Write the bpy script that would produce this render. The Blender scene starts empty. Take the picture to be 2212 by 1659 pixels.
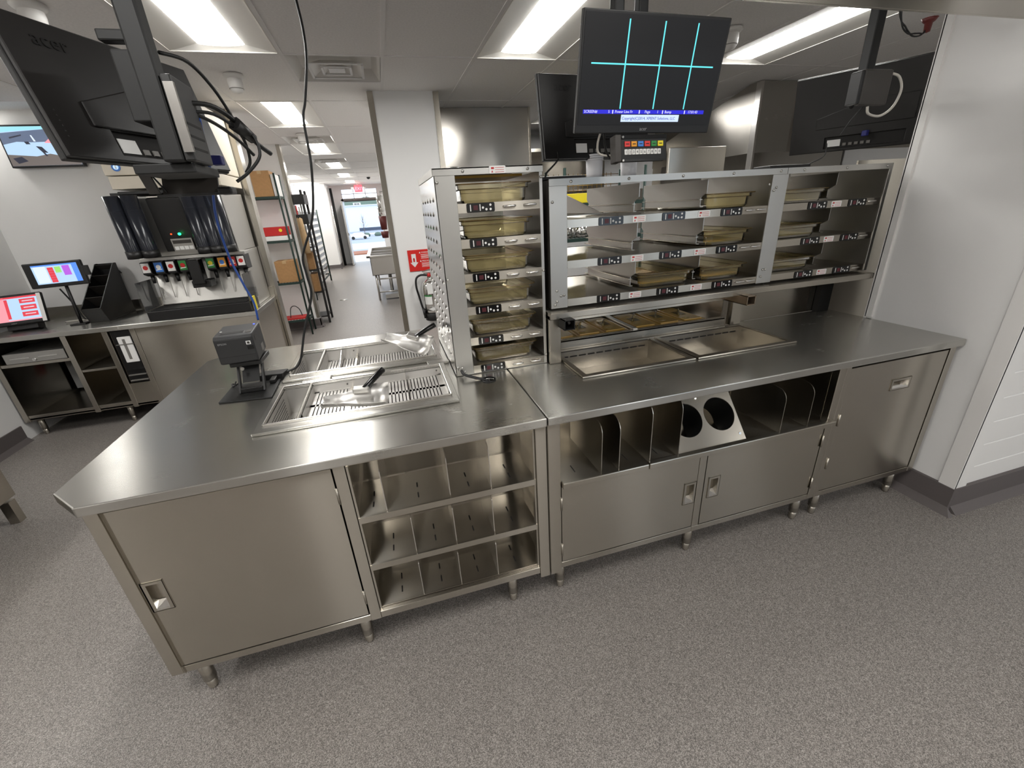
import bpy, bmesh, math, random
from mathutils import Matrix, Vector
random.seed(7)
scene = bpy.context.scene
COL = scene.collection
# ---------------------------------------------------------------- camera
CX, CY, CZ = -0.46939, -1.29725, 1.6385
YAW, PITCH, ROLL, FPX = 0.258375386, -0.399175507, -0.0616860254, 914.188
def cam_axes():
    ca, sa, cb, sb = math.cos(YAW), math.sin(YAW), math.cos(PITCH), math.sin(PITCH)
    f = Vector((sa*cb, ca*cb, sb)); r = Vector((ca, -sa, 0)); u = r.cross(f)
    cc, sc = math.cos(ROLL), math.sin(ROLL)
    return r*cc + u*sc, -r*sc + u*cc, f
_r, _u, _f = cam_axes()
cd = bpy.data.cameras.new('camera'); cd.sensor_width = 36.0; cd.sensor_fit = 'HORIZONTAL'
cd.lens = 36.0*FPX/2212.0; cd.clip_start = 0.02; cd.clip_end = 300
cam = bpy.data.objects.new('camera', cd); COL.objects.link(cam)
m = Matrix.Identity(4)
for i in range(3):
    m[i][0], m[i][1], m[i][2] = _r[i], _u[i], -_f[i]
m[0][3], m[1][3], m[2][3] = CX, CY, CZ
cam.matrix_world = m
scene.camera = cam
# ---------------------------------------------------------------- world and exposure
w = bpy.data.worlds.new('world'); scene.world = w; w.use_nodes = True
bg = w.node_tree.nodes['Background']
bg.inputs['Color'].default_value = (0.78, 0.88, 1.0, 1); bg.inputs['Strength'].default_value = 2.0
scene.view_settings.view_transform = 'Standard'; scene.view_settings.look = 'None'
scene.view_settings.gamma = 1.0; scene.view_settings.use_curve_mapping = False
scene.view_settings.exposure = 0.38
LAMP = 22.0          # emission of the ceiling light lenses
try:
    scene.cycles.max_bounces = 8; scene.cycles.diffuse_bounces = 5; scene.cycles.glossy_bounces = 4
    scene.cycles.transparent_max_bounces = 14; scene.cycles.sample_clamp_indirect = 10.0
    scene.cycles.caustics_reflective = False; scene.cycles.caustics_refractive = False
except Exception: pass

# ---------------------------------------------------------------- materials
def srgb(r, g, b):
    f = lambda c: (c/255)/12.92 if c/255 <= 0.04045 else (((c/255)+0.055)/1.055)**2.4
    return (f(r), f(g), f(b), 1)
MATS = {}
def mat(name, col, rough=0.5, metal=0.0, emit=None, estr=1.0, spec=None, bump=None, noise=None, coat=0, aniso=0):
    m = bpy.data.materials.new(name); m.use_nodes = True; MATS[name] = m
    nt = m.node_tree; b = nt.nodes['Principled BSDF']
    c = srgb(*col) if max(col) > 1 else (*col, 1)
    b.inputs['Base Color'].default_value = c
    b.inputs['Roughness'].default_value = rough; b.inputs['Metallic'].default_value = metal
    if spec is not None: b.inputs['Specular IOR Level'].default_value = spec
    if emit:
        b.inputs['Emission Color'].default_value = srgb(*emit) if max(emit) > 1 else (*emit, 1)
        b.inputs['Emission Strength'].default_value = estr
    if coat: b.inputs['Coat Weight'].default_value = coat
    tc = nt.nodes.new('ShaderNodeTexCoord')
    if noise:                                   # (scale, amount): mottling of the base colour
        n = nt.nodes.new('ShaderNodeTexNoise'); n.inputs['Scale'].default_value = noise[0]; n.inputs['Detail'].default_value = 6
        nt.links.new(tc.outputs['Object'], n.inputs['Vector'])
        mp = nt.nodes.new('ShaderNodeMapRange'); mp.inputs['From Min'].default_value = .3; mp.inputs['From Max'].default_value = .7
        mp.inputs['To Min'].default_value = 1-noise[1]; mp.inputs['To Max'].default_value = 1+noise[1]
        nt.links.new(n.outputs['Fac'], mp.inputs['Value'])
        mx = nt.nodes.new('ShaderNodeMix'); mx.data_type = 'RGBA'; mx.blend_type = 'MULTIPLY'; mx.inputs[0].default_value = 1
        mx.inputs[6].default_value = c
        nt.links.new(mp.outputs[0], mx.inputs[7]); nt.links.new(mx.outputs[2], b.inputs['Base Color'])
    if bump:                                    # (scale, strength, distance)
        n2 = nt.nodes.new('ShaderNodeTexNoise'); n2.inputs['Scale'].default_value = bump[0]; n2.inputs['Detail'].default_value = 3
        nt.links.new(tc.outputs['Object'], n2.inputs['Vector'])
        bn = nt.nodes.new('ShaderNodeBump'); bn.inputs['Strength'].default_value = bump[1]; bn.inputs['Distance'].default_value = bump[2]
        nt.links.new(n2.outputs['Fac'], bn.inputs['Height']); nt.links.new(bn.outputs['Normal'], b.inputs['Normal'])
    if aniso:
        b.inputs['Anisotropic'].default_value = aniso
        cx = nt.nodes.new('ShaderNodeCombineXYZ')
        cx.inputs[0].default_value = .02; cx.inputs[1].default_value = .35; cx.inputs[2].default_value = 1
        nt.links.new(cx.outputs[0], b.inputs['Tangent'])
    return m
def steel(name, col, rough, aniso=.6, wear=.25, wavy=.0, streak=0.0):
    """brushed stainless sheet: fine streaked grain, cloudy wear in the gloss, slight waviness of the sheet"""
    m = mat(name, col, rough, 1.0, aniso=aniso); nt = m.node_tree; b = nt.nodes['Principled BSDF']
    tc = nt.nodes.new('ShaderNodeTexCoord')
    mp = nt.nodes.new('ShaderNodeMapping'); mp.inputs['Scale'].default_value = (2, 420, 420)
    nt.links.new(tc.outputs['Object'], mp.inputs['Vector'])
    g = nt.nodes.new('ShaderNodeTexNoise'); g.inputs['Scale'].default_value = 1; g.inputs['Detail'].default_value = 2
    nt.links.new(mp.outputs[0], g.inputs['Vector'])
    cl = nt.nodes.new('ShaderNodeTexNoise'); cl.inputs['Scale'].default_value = 5; cl.inputs['Detail'].default_value = 5
    nt.links.new(tc.outputs['Object'], cl.inputs['Vector'])
    a1 = nt.nodes.new('ShaderNodeMath'); a1.operation = 'MULTIPLY_ADD'; a1.inputs[1].default_value = .02; a1.inputs[2].default_value = rough-.01-wear*.2
    nt.links.new(g.outputs['Fac'], a1.inputs[0])
    a2 = nt.nodes.new('ShaderNodeMath'); a2.operation = 'MULTIPLY_ADD'; a2.inputs[1].default_value = wear*.4
    nt.links.new(cl.outputs['Fac'], a2.inputs[0]); nt.links.new(a1.outputs[0], a2.inputs[2])
    nt.links.new(a2.outputs[0], b.inputs['Roughness'])
    if wavy:
        wv = nt.nodes.new('ShaderNodeTexNoise'); wv.inputs['Scale'].default_value = 2.2; wv.inputs['Detail'].default_value = 1
        nt.links.new(tc.outputs['Object'], wv.inputs['Vector'])
        bn = nt.nodes.new('ShaderNodeBump'); bn.inputs['Strength'].default_value = wavy; bn.inputs['Distance'].default_value = .02
        nt.links.new(wv.outputs['Fac'], bn.inputs['Height']); nt.links.new(bn.outputs['Normal'], b.inputs['Normal'])
    if streak:                                  # long thin lobe across the brushing
        gl = nt.nodes.new('ShaderNodeBsdfAnisotropic'); gl.inputs['Color'].default_value = (*col, 1)
        gl.inputs['Roughness'].default_value = .30; gl.inputs['Anisotropy'].default_value = -.82
        cx = [n for n in nt.nodes if n.type == 'COMBXYZ'][0]; nt.links.new(cx.outputs[0], gl.inputs['Tangent'])
        ms = nt.nodes.new('ShaderNodeMixShader'); ms.inputs[0].default_value = streak
        nt.links.new(b.outputs[0], ms.inputs[1]); nt.links.new(gl.outputs[0], ms.inputs[2])
        nt.links.new(ms.outputs[0], nt.nodes['Material Output'].inputs[0])
    return m
steel('steel', (.50, .467, .41), .23, aniso=.88, wear=.18, wavy=.02, streak=.13)
steel('satin', (.66, .645, .62), .42, aniso=.1, wear=.1)
steel('steel_top', (.55, .54, .505), .26, aniso=.7, wear=.2, streak=.15)
steel('steel_wall', (.47, .445, .405), .2, aniso=.7, wavy=.35)
steel('galv', (.50, .49, .465), .38, aniso=.3)
mat('chrome', (.78, .77, .75), .14, 1.0)
mat('steel_edge', (.74, .72, .69), .2, 1.0)
mat('cavity', (.012, .011, .01), .8)
mat('white_wall', (238, 237, 235), .75, bump=(200, .22, .0015))
mat('white_paint', (238, 236, 233), .5)
mat('ceiling_tile', (246, 244, 242), .9, bump=(420, .3, .001), noise=(90, .05))
mat('tee', (240, 238, 236), .6)
mat('ceiling_board', (220, 217, 214), .9)
mat('troffer_white', (232, 229, 222), .5)
mat('lens', (1, 1, 1), .5, emit=(1.0, .985, .955), estr=LAMP)
mat('cove_base', (96, 90, 89), .6, noise=(700, .12))
mat('black', (17, 16, 16), .45)
mat('black_gloss', (9, 9, 10), .18)
mat('black_matte', (9, 9, 9), .55)
mat('tan_steel', (.36, .28, .20), .35, .9)
mat('monitor_back', (21, 19, 18), .42, bump=(900, .2, .0005))
mat('dark_grey', (58, 54, 50), .55)
mat('grey_plastic', (120, 117, 112), .5)
mat('printer', (36, 36, 37), .5, bump=(1200, .15, .0004))
mat('white_plastic', (228, 226, 222), .4)
mat('beige', (206, 197, 180), .5)
mat('cardboard', (168, 128, 84), .8, noise=(30, .08))
mat('red', (188, 32, 30), .5)
mat('dark_red', (92, 30, 26), .5)
mat('sign_red', (214, 36, 28), .5)
mat('paper', (236, 235, 232), .7)
mat('cyan_line', (0, 0, 0), .5, emit=(100, 225, 232), estr=.95)
mat('blue_bar', (0, 0, 0), .5, emit=(34, 32, 196), estr=1.0)
mat('pale_bar', (0, 0, 0), .5, emit=(196, 214, 250), estr=1.0)
mat('screen_text', (0, 0, 0), .5, emit=(205, 205, 235), estr=1.0)
mat('screen_text_blue', (0, 0, 0), .5, emit=(40, 46, 140), estr=1.0)
mat('screen_black', (8, 8, 9), .45, spec=.25, emit=(26, 26, 27), estr=.8)
mat('logo_grey', (150, 150, 150), .4)
mat('logo_dark', (8, 8, 8), .4)
mat('key_red', (206, 52, 50), .5); mat('key_orange', (222, 150, 40), .5); mat('key_blue', (62, 120, 200), .5)
mat('key_green', (44, 128, 60), .5); mat('key_yellow', (226, 206, 40), .5)
mat('led_red', (40, 6, 10), .4, emit=(60, 14, 22), estr=.6)
mat('led_green', (0, 0, 0), .4, emit=(30, 255, 130), estr=4.0)
mat('led_orange', (0, 0, 0), .4, emit=(255, 70, 20), estr=2.0)
mat('led_blue', (0, 0, 0), .4, emit=(60, 80, 255), estr=3.0)
mat('exit_red', (120, 10, 16), .4, emit=(255, 70, 80), estr=2.2)
mat('cable_black', (12, 12, 12), .5); mat('cable_white', (205, 200, 190), .5); mat('cable_blue', (44, 82, 160), .5)
mat('plug_blue', (30, 34, 110), .5)
mat('green_epoxy', (30, 52, 46), .5)
mat('brass', (150, 120, 60), .35, 1.0)
mat('foil', (215, 214, 210), .25, 1.0, bump=(60, 1.0, .02))
mat('cup_white', (232, 231, 233), .5)
mat('sky_pane', (.7, .8, .95), .1)
mat('asphalt', (150, 158, 170), .9); mat('concrete', (214, 216, 218), .9); mat('grass', (120, 128, 84), .9); mat('mulch', (150, 96, 72), .9)
mat('building_white', (222, 228, 240), .8); mat('glass_dark', (70, 80, 96), .2); mat('bark', (110, 100, 96), .9); mat('foliage', (96, 112, 100), .9)
mat('kraft', (190, 160, 120), .8)
mat('sink_steel', (.6, .58, .55), .3, 1.0)
def glassy(name, tint, gloss=.12, rough=.06, haze=0.0, hazecol=(1, 1, 1), ior=1.45):
    """thin plastic or glass sheet: tinted see-through with a fresnel sheen"""
    m = bpy.data.materials.new(name); m.use_nodes = True; MATS[name] = m; nt = m.node_tree
    nt.nodes.remove(nt.nodes['Principled BSDF']); out = nt.nodes['Material Output']
    t = nt.nodes.new('ShaderNodeBsdfTransparent'); t.inputs[0].default_value = (*tint, 1)
    g = nt.nodes.new('ShaderNodeBsdfGlossy'); g.inputs['Roughness'].default_value = rough
    fr = nt.nodes.new('ShaderNodeFresnel'); fr.inputs[0].default_value = ior
    ad = nt.nodes.new('ShaderNodeMath'); ad.inputs[1].default_value = gloss; nt.links.new(fr.outputs[0], ad.inputs[0])
    mx = nt.nodes.new('ShaderNodeMixShader'); nt.links.new(ad.outputs[0], mx.inputs[0])
    base = t.outputs[0]
    if haze:
        d = nt.nodes.new('ShaderNodeBsdfDiffuse'); d.inputs[0].default_value = (*hazecol, 1)
        m2 = nt.nodes.new('ShaderNodeMixShader'); m2.inputs[0].default_value = haze
        nt.links.new(t.outputs[0], m2.inputs[1]); nt.links.new(d.outputs[0], m2.inputs[2]); base = m2.outputs[0]
    nt.links.new(base, mx.inputs[1]); nt.links.new(g.outputs[0], mx.inputs[2]); nt.links.new(mx.outputs[0], out.inputs[0])
    return m
glassy('amber', (.97, .91, .68), .03, .06, .13, (.95, .78, .36), 1.28)
glassy('amber_edge', (.5, .34, .12), .05, .1, .4, (.20, .12, .03))
glassy('amber_lid', (.74, .54, .22), .06, .12, .8, (.78, .49, .11))
glassy('clear', (.95, .95, .95), .02, .05, .10, (.75, .75, .75))
glassy('smoke', (.22, .25, .30), .0, .2, .45, (.03, .033, .045))
glassy('pane', (.93, .96, .98), .02, .02)
def floor_mat():
    m = mat('quartz_floor', (140, 132, 128), .5); nt = m.node_tree; b = nt.nodes['Principled BSDF']
    tc = nt.nodes.new('ShaderNodeTexCoord')
    v = nt.nodes.new('ShaderNodeTexVoronoi'); v.inputs['Scale'].default_value = 460
    nt.links.new(tc.outputs['Object'], v.inputs['Vector'])
    cr = nt.nodes.new('ShaderNodeValToRGB'); e = cr.color_ramp.elements
    e[0].position = 0; e[0].color = srgb(84, 80, 77); e[1].position = 1; e[1].color = srgb(172, 166, 160)
    for p, c in ((.25, (108, 103, 99)), (.5, (128, 122, 117)), (.75, (147, 141, 135))):
        x = e.new(p); x.color = srgb(*c)
    sp = nt.nodes.new('ShaderNodeSeparateColor'); nt.links.new(v.outputs['Color'], sp.inputs[0]); nt.links.new(sp.outputs[0], cr.inputs[0])
    n = nt.nodes.new('ShaderNodeTexNoise'); n.inputs['Scale'].default_value = 60; n.inputs['Detail'].default_value = 4
    nt.links.new(tc.outputs['Object'], n.inputs['Vector'])
    mr = nt.nodes.new('ShaderNodeMapRange'); mr.inputs['From Min'].default_value = .3; mr.inputs['From Max'].default_value = .7
    mr.inputs['To Min'].default_value = .93; mr.inputs['To Max'].default_value = 1.06; nt.links.new(n.outputs['Fac'], mr.inputs['Value'])
    mx = nt.nodes.new('ShaderNodeMix'); mx.data_type = 'RGBA'; mx.blend_type = 'MULTIPLY'; mx.inputs[0].default_value = 1
    nt.links.new(cr.outputs[0], mx.inputs[6]); nt.links.new(mr.outputs[0], mx.inputs[7]); nt.links.new(mx.outputs[2], b.inputs['Base Color'])
    bn = nt.nodes.new('ShaderNodeBump'); bn.inputs['Strength'].default_value = .25; bn.inputs['Distance'].default_value = .001
    nt.links.new(sp.outputs[1], bn.inputs['Height']); nt.links.new(bn.outputs['Normal'], b.inputs['Normal'])
    b.inputs['Roughness'].default_value = .42
floor_mat()

# ---------------------------------------------------------------- mesh helpers
WM = {}                                        # world matrix of every object made here
class MB:
    def __init__(s): s.v = []; s.f = []; s.mi = []; s.cur = 0; s.sm = []
    def add(s, vs, fs, smooth=False):
        k = len(s.v); s.v += [tuple(p) for p in vs]
        for f in fs: s.f.append([i+k for i in f]); s.mi.append(s.cur); s.sm.append(smooth)
        return s
    def use(s, i): s.cur = i; return s
    def box(s, x0, x1, y0, y1, z0, z1):
        return s.add([(x0,y0,z0),(x1,y0,z0),(x1,y1,z0),(x0,y1,z0),(x0,y0,z1),(x1,y0,z1),(x1,y1,z1),(x0,y1,z1)],
                     [(0,3,2,1),(4,5,6,7),(0,1,5,4),(1,2,6,5),(2,3,7,6),(3,0,4,7)])
    def prism(s, poly, ax, a, b):
        """poly: 2-D points; ax = axis of extrusion; the other two axes follow in xyz order"""
        def P(p, t):
            return {'x': (t,p[0],p[1]), 'y': (p[0],t,p[1]), 'z': (p[0],p[1],t)}[ax]
        n = len(poly); vs = [P(p,a) for p in poly]+[P(p,b) for p in poly]
        fs = [list(range(n))[::-1], list(range(n,2*n))]+[(i,(i+1)%n,n+(i+1)%n,n+i) for i in range(n)]
        return s.add(vs, fs)
    def cyl(s, p0, p1, r0, r1=None, n=12, cap=True, smooth=True):
        p0 = Vector(p0); p1 = Vector(p1); r1 = r0 if r1 is None else r1
        d = (p1-p0).normalized(); a = Vector((0,0,1)) if abs(d.z) < .9 else Vector((1,0,0))
        u = d.cross(a).normalized(); w = d.cross(u)
        vs = []
        for p, r in ((p0,r0),(p1,r1)):
            for i in range(n):
                t = 2*math.pi*i/n; vs.append(p+(u*math.cos(t)+w*math.sin(t))*r)
        s.add(vs, [(i,n+i,n+(i+1)%n,(i+1)%n) for i in range(n)], smooth)
        if cap: 
            k = len(s.v)-2*n
            s.f += [[k+i for i in range(n)], [k+n+i for i in range(n)][::-1]]; s.mi += [s.cur]*2; s.sm += [False]*2
        return s
    def lathe(s, prof, c, n=20, smooth=True):
        vs = []; k = len(prof)
        for i in range(n):
            t = 2*math.pi*i/n
            for r, z in prof: vs.append((c[0]+r*math.cos(t), c[1]+r*math.sin(t), c[2]+z))
        fs = [(i*k+j, ((i+1)%n)*k+j, ((i+1)%n)*k+j+1, i*k+j+1) for i in range(n) for j in range(k-1)]
        return s.add(vs, fs, smooth)
    def tube(s, pts, r, n=8, smooth_path=True):
        pts = [Vector(p) for p in pts]
        if smooth_path and len(pts) > 2:
            q = []
            for i in range(len(pts)-1):
                a = pts[max(i-1,0)]; b = pts[i]; c = pts[i+1]; d = pts[min(i+2,len(pts)-1)]
                for j in range(6):
                    t = j/6; q.append(.5*((2*b)+(c-a)*t+(2*a-5*b+4*c-d)*t*t+(3*b-a-3*c+d)*t**3))
            q.append(pts[-1]); pts = q
        vs = []; up = None
        for i, p in enumerate(pts):
            d = (pts[min(i+1,len(pts)-1)]-pts[max(i-1,0)]).normalized()
            if up is None: up = Vector((0,0,1)) if abs(d.z) < .9 else Vector((1,0,0))
            u = d.cross(up).normalized(); w = u.cross(d); up = w
            for k in range(n):
                t = 2*math.pi*k/n; vs.append(p+(u*math.cos(t)+w*math.sin(t))*r)
        L = len(pts)
        fs = [(i*n+k, i*n+(k+1)%n, (i+1)*n+(k+1)%n, (i+1)*n+k) for i in range(L-1) for k in range(n)]
        fs += [list(range(n))[::-1], [(L-1)*n+k for k in range(n)]]
        return s.add(vs, fs, True)
    def pan(s, x0, x1, y0, y1, z0, z1, taper=.02, rim=.012, r=.03, n=4):
        """open tray: rounded corners, filleted bottom, stepped ledge and flat rim"""
        def ring(ins, z, rr):
            o = []
            for cx, cy, a0 in ((x1-ins-rr,y1-ins-rr,0),(x0+ins+rr,y1-ins-rr,90),(x0+ins+rr,y0+ins+rr,180),(x1-ins-rr,y0+ins+rr,270)):
                for i in range(n+1):
                    a = math.radians(a0+90*i/n); o.append((cx+rr*math.cos(a), cy+rr*math.sin(a), z))
            return o
        h = z1-z0
        secs = [(taper+rim+.018, z0, .02), (taper+rim+.006, z0+.004, .026), (taper+rim, z0+.015, r), (rim+.010, z0+h*.70, r), (rim+.002, z0+h*.74, r), (rim, z1-.001, r), (0, z1, r+.006), (0, z1-.005, r+.006)]
        vs = []
        for sc in secs: vs += ring(*sc)
        m_ = 4*(n+1); fs = [list(range(m_))]
        for k in range(len(secs)-1):
            for i in range(m_): fs.append((k*m_+i, (k+1)*m_+i, (k+1)*m_+(i+1) % m_, k*m_+(i+1) % m_))
        return s.add(vs, fs)
    def loop(s, x0, x1, y0, y1, z, r, t):
        p = []
        for cx, cy, a0 in ((x1-r,y1-r,0),(x0+r,y1-r,90),(x0+r,y0+r,180),(x1-r,y0+r,270)):
            for i in range(4):
                a = math.radians(a0+30*i); p.append((cx+r*math.cos(a), cy+r*math.sin(a), z))
        return s.tube(p+[p[0]], t, 5, False)
    def rot(s, M):
        s.v = [tuple(M @ Vector(p)) for p in s.v]; return s
    def mesh(s, name, mats):
        me = bpy.data.meshes.new(name); me.from_pydata(s.v, [], s.f)
        for mm in ([mats] if isinstance(mats, str) else mats): me.materials.append(MATS[mm])
        me.polygons.foreach_set('material_index', s.mi); me.polygons.foreach_set('use_smooth', s.sm)
        me.update(); return me
    def build(s, name, mats, parent=None, local=False, bev=0, seg=2):
        """link as one object; vertices are world positions unless local"""
        if parent is not None and not local:
            inv = WM[parent.name].inverted(); s.v = [tuple(inv @ Vector(p)) for p in s.v]
        bm = bmesh.new(); me = s.mesh(name, mats); bm.from_mesh(me)
        bmesh.ops.recalc_face_normals(bm, faces=bm.faces); bm.to_mesh(me); bm.free()
        return link(name, me, parent, bev=bev, seg=seg)
def link(name, me, parent=None, loc=(0,0,0), rot=None, bev=0, seg=2):
    o = bpy.data.objects.new(name, me); COL.objects.link(o)
    M = Matrix.Translation(loc)
    if rot is not None: M = M @ rot
    o.matrix_basis = M
    if parent is not None: o.parent = parent
    WM[o.name] = (WM[parent.name] if parent is not None else Matrix.Identity(4)) @ M
    if bev:
        b = o.modifiers.new('bevel', 'BEVEL'); b.width = bev; b.segments = seg; b.limit_method = 'ANGLE'; b.angle_limit = math.radians(40)
    return o
def thing(name, label, cat, loc=(0,0,0), rotz=0, group=None, M=None):
    o = bpy.data.objects.new(name, None); COL.objects.link(o); o.empty_display_size = .05
    mm = M if M is not None else Matrix.Translation(loc) @ Matrix.Rotation(rotz, 4, 'Z')
    o.matrix_basis = mm; WM[o.name] = mm.copy()
    o['label'] = label; o['category'] = cat
    if group: o['group'] = group
    return o
def tag(o, label, cat, group=None, kind=None):
    o['label'] = label; o['category'] = cat
    if group: o['group'] = group
    if kind: o['kind'] = kind
    return o
def struct(o, label=None):
    o['kind'] = 'structure'
    if label: o['label'] = label
    return o
def slab_holes(outer, holes, z0, z1):
    """flat slab with holes cut through"""
    bm = bmesh.new(); edges = []
    for loop in [outer]+holes:
        vs = [bm.verts.new((x, y, z1)) for x, y in loop]
        edges += [bm.edges.new((vs[i], vs[(i+1) % len(vs)])) for i in range(len(vs))]
    r = bmesh.ops.triangle_fill(bm, use_beauty=True, edges=edges)
    faces = [g for g in r['geom'] if isinstance(g, bmesh.types.BMFace)]
    ex = bmesh.ops.extrude_face_region(bm, geom=faces)
    bmesh.ops.translate(bm, vec=(0, 0, z0-z1), verts=[g for g in ex['geom'] if isinstance(g, bmesh.types.BMVert)])
    bmesh.ops.recalc_face_normals(bm, faces=bm.faces)
    mb = MB(); bm.verts.index_update()
    mb.add([v.co for v in bm.verts], [[v.index for v in f.verts] for f in bm.faces]); bm.free()
    return mb
def text_mesh(body, size, mname, align='LEFT', extrude=.0003):
    cu = bpy.data.curves.new('lettering', 'FONT'); cu.body = body; cu.size = size; cu.align_x = align; cu.extrude = extrude; cu.resolution_u = 2
    o = bpy.data.objects.new('lettering', cu); COL.objects.link(o)
    dg = bpy.context.evaluated_depsgraph_get()
    me = bpy.data.meshes.new_from_object(o.evaluated_get(dg)); bpy.data.objects.remove(o); bpy.data.curves.remove(cu)
    me.materials.clear(); me.materials.append(MATS[mname]); return me
RX90 = Matrix.Rotation(math.pi/2, 4, 'X')      # lettering in the XZ plane, read from -y
def words(name, body, size, mname, parent, loc, rot=RX90, align='LEFT'):
    return link(name, text_mesh(body, size, mname, align), parent, loc, rot)
# ================================================================ the setting
H = 2.59
struct(MB().box(-6.5, 6.5, -5.2, 16.2, -.12, 0).build('floor', 'quartz_floor'), 'grey speckled quartz epoxy floor')
# ---- suspended ceiling: grid, tiles, light fittings
GX0, GDX, GY0, GDY = -.905, .617, .96, 1.25
cols = range(-9, 11); rows = range(-5, 13)
LIT = set()
for r_ in (-4, -2, 0, 2, 4, 6, 8, 10):
    if r_ in (0,): LIT |= {(-1, 0), (2, 0), (5, 0), (-5, 0)}
    elif r_ == -2: LIT |= {(-1, r_), (2, r_), (-5, r_)}
    elif r_ < 0: LIT |= {(-1, r_), (2, r_), (5, r_), (-5, r_), (8, r_)}
    else: LIT |= {(-1, r_)}
LIT |= {(-3, 8), (-3, 10), (4, 2), (8, 2), (-5, 2)}
DIFF = {(0, 1): 0, (-1, 3): 1, (-1, 5): 1}
ceil = MB().box(-6.5, 6.5, -5.2, 16.2, H+.14, H+.2).build('ceiling', 'ceiling_board')
struct(ceil, 'white lay-in tile ceiling with exposed grid')
g = MB()
for c in cols:
    x = GX0+c*GDX; g.box(x-.012, x+.012, GY0+rows[0]*GDY, 16.0, H-.001, H+.03)
for r_ in rows:
    y = GY0+r_*GDY; g.box(GX0+cols[0]*GDX, GX0+cols[-1]*GDX, y-.012, y+.012, H, H+.03)
for (c, r_) in DIFF:
    y = GY0+(r_+.5)*GDY; x = GX0+c*GDX; g.box(x, x+GDX, y-.012, y+.012, H, H+.03)
g.build('ceiling_grid', 'tee', ceil)
tile_me = MB().box(.008, GDX-.008, .008, GDY-.008, 0, .016).mesh('ceiling_tile', 'ceiling_tile')
half_me = MB().box(.008, GDX-.008, .008, GDY/2-.008, 0, .016).mesh('ceiling_tile_half', 'ceiling_tile')
def keep(c, r_):                               # part of the ceiling that can be seen from around the counter
    x = GX0+c*GDX; y = GY0+r_*GDY
    if y > 6.5: return -3.2 < x < .5
    if y > 3.4: return -4.4 < x < 5.6
    return True
rest = MB()
for c in list(cols)[:-1]:
    for r_ in rows:
        if (c, r_) in LIT: continue
        x, y = GX0+c*GDX, GY0+r_*GDY
        if y+GDY > 16.3: continue
        if (c, r_) in DIFF:
            lo = DIFF[(c, r_)]
            link('ceiling_tile', half_me, ceil, (x, y if lo else y+GDY/2, H+.004)); continue
        if keep(c, r_) and r_ >= -1: link('ceiling_tile', tile_me, ceil, (x, y, H+.004))
        else: rest.box(x+.008, x+GDX-.008, y+.008, y+GDY-.008, H+.004, H+.02)
o = rest.build('ceiling_tile', 'ceiling_tile', ceil); o['kind'] = 'stuff'
# ---- recessed lights
def troffer(c, r_, label):
    x0, y0 = GX0+c*GDX+.012, GY0+r_*GDY+.012; x1, y1 = x0+GDX-.024, y0+GDY-.024
    t = thing('ceiling_light', label, 'light', ((x0+x1)/2, (y0+y1)/2, H), 0, 'recessed ceiling lights')
    cx = (x0+x1)/2; lw = .125
    p = MB(); zt = H+.028
    # sloped reflector wings and ends round a raised lens
    p.add([(x0,y0,H),(x0,y1,H),(cx-lw,y1-.05,zt),(cx-lw,y0+.05,zt)], [(0,1,2,3)])
    p.add([(x1,y0,H),(x1,y1,H),(cx+lw,y1-.05,zt),(cx+lw,y0+.05,zt)], [(0,3,2,1)])
    p.add([(x0,y0,H),(x1,y0,H),(cx+lw,y0+.05,zt),(cx-lw,y0+.05,zt)], [(0,1,2,3)])
    p.add([(x0,y1,H),(x1,y1,H),(cx+lw,y1-.05,zt),(cx-lw,y1-.05,zt)], [(0,3,2,1)])
    p.build('reflector', 'troffer_white', t)
    q = MB(); n = 8                            # lens: shallow bowed panel
    for i in range(n):
        a0 = math.pi*i/n; a1 = math.pi*(i+1)/n
        xa, za = cx-lw*math.cos(a0), zt-.010*math.sin(a0); xb, zb = cx-lw*math.cos(a1), zt-.010*math.sin(a1)
        q.add([(xa,y0+.05,za),(xb,y0+.05,zb),(xb,y1-.05,zb),(xa,y1-.05,za)], [(0,1,2,3)], True)
    q.build('lens', 'lens', t)
    f = MB()
    for b in ((x0,x1,y0,y0+.006),(x0,x1,y1-.006,y1),(x0,x0+.006,y0,y1),(x1-.006,x1,y0,y1)): f.box(*b, H-.002, H+.004)
    f.build('frame', 'troffer_white', t)
names = {(-1,0): 'recessed ceiling light over the receipt printer, at upper left', (2,0): 'recessed ceiling light between the pole and the black order screen',
         (5,0): 'recessed ceiling light right of the order screen, cut by the steel overhead shelf',
         (-1,2): 'first recessed ceiling light over the corridor', (-1,4): 'second recessed ceiling light over the corridor',
         (-1,6): 'third recessed ceiling light over the corridor', (-1,8): 'fourth recessed ceiling light over the corridor',
         (-1,10): 'farthest recessed ceiling light over the corridor, before the exit sign',
         (-3,8): 'nearer light of the side room left of the corridor', (-3,10): 'farther light of the side room left of the corridor'}
for k in sorted(LIT):
    troffer(*k, names.get(k, 'recessed ceiling light outside the view of the photograph'))
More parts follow.
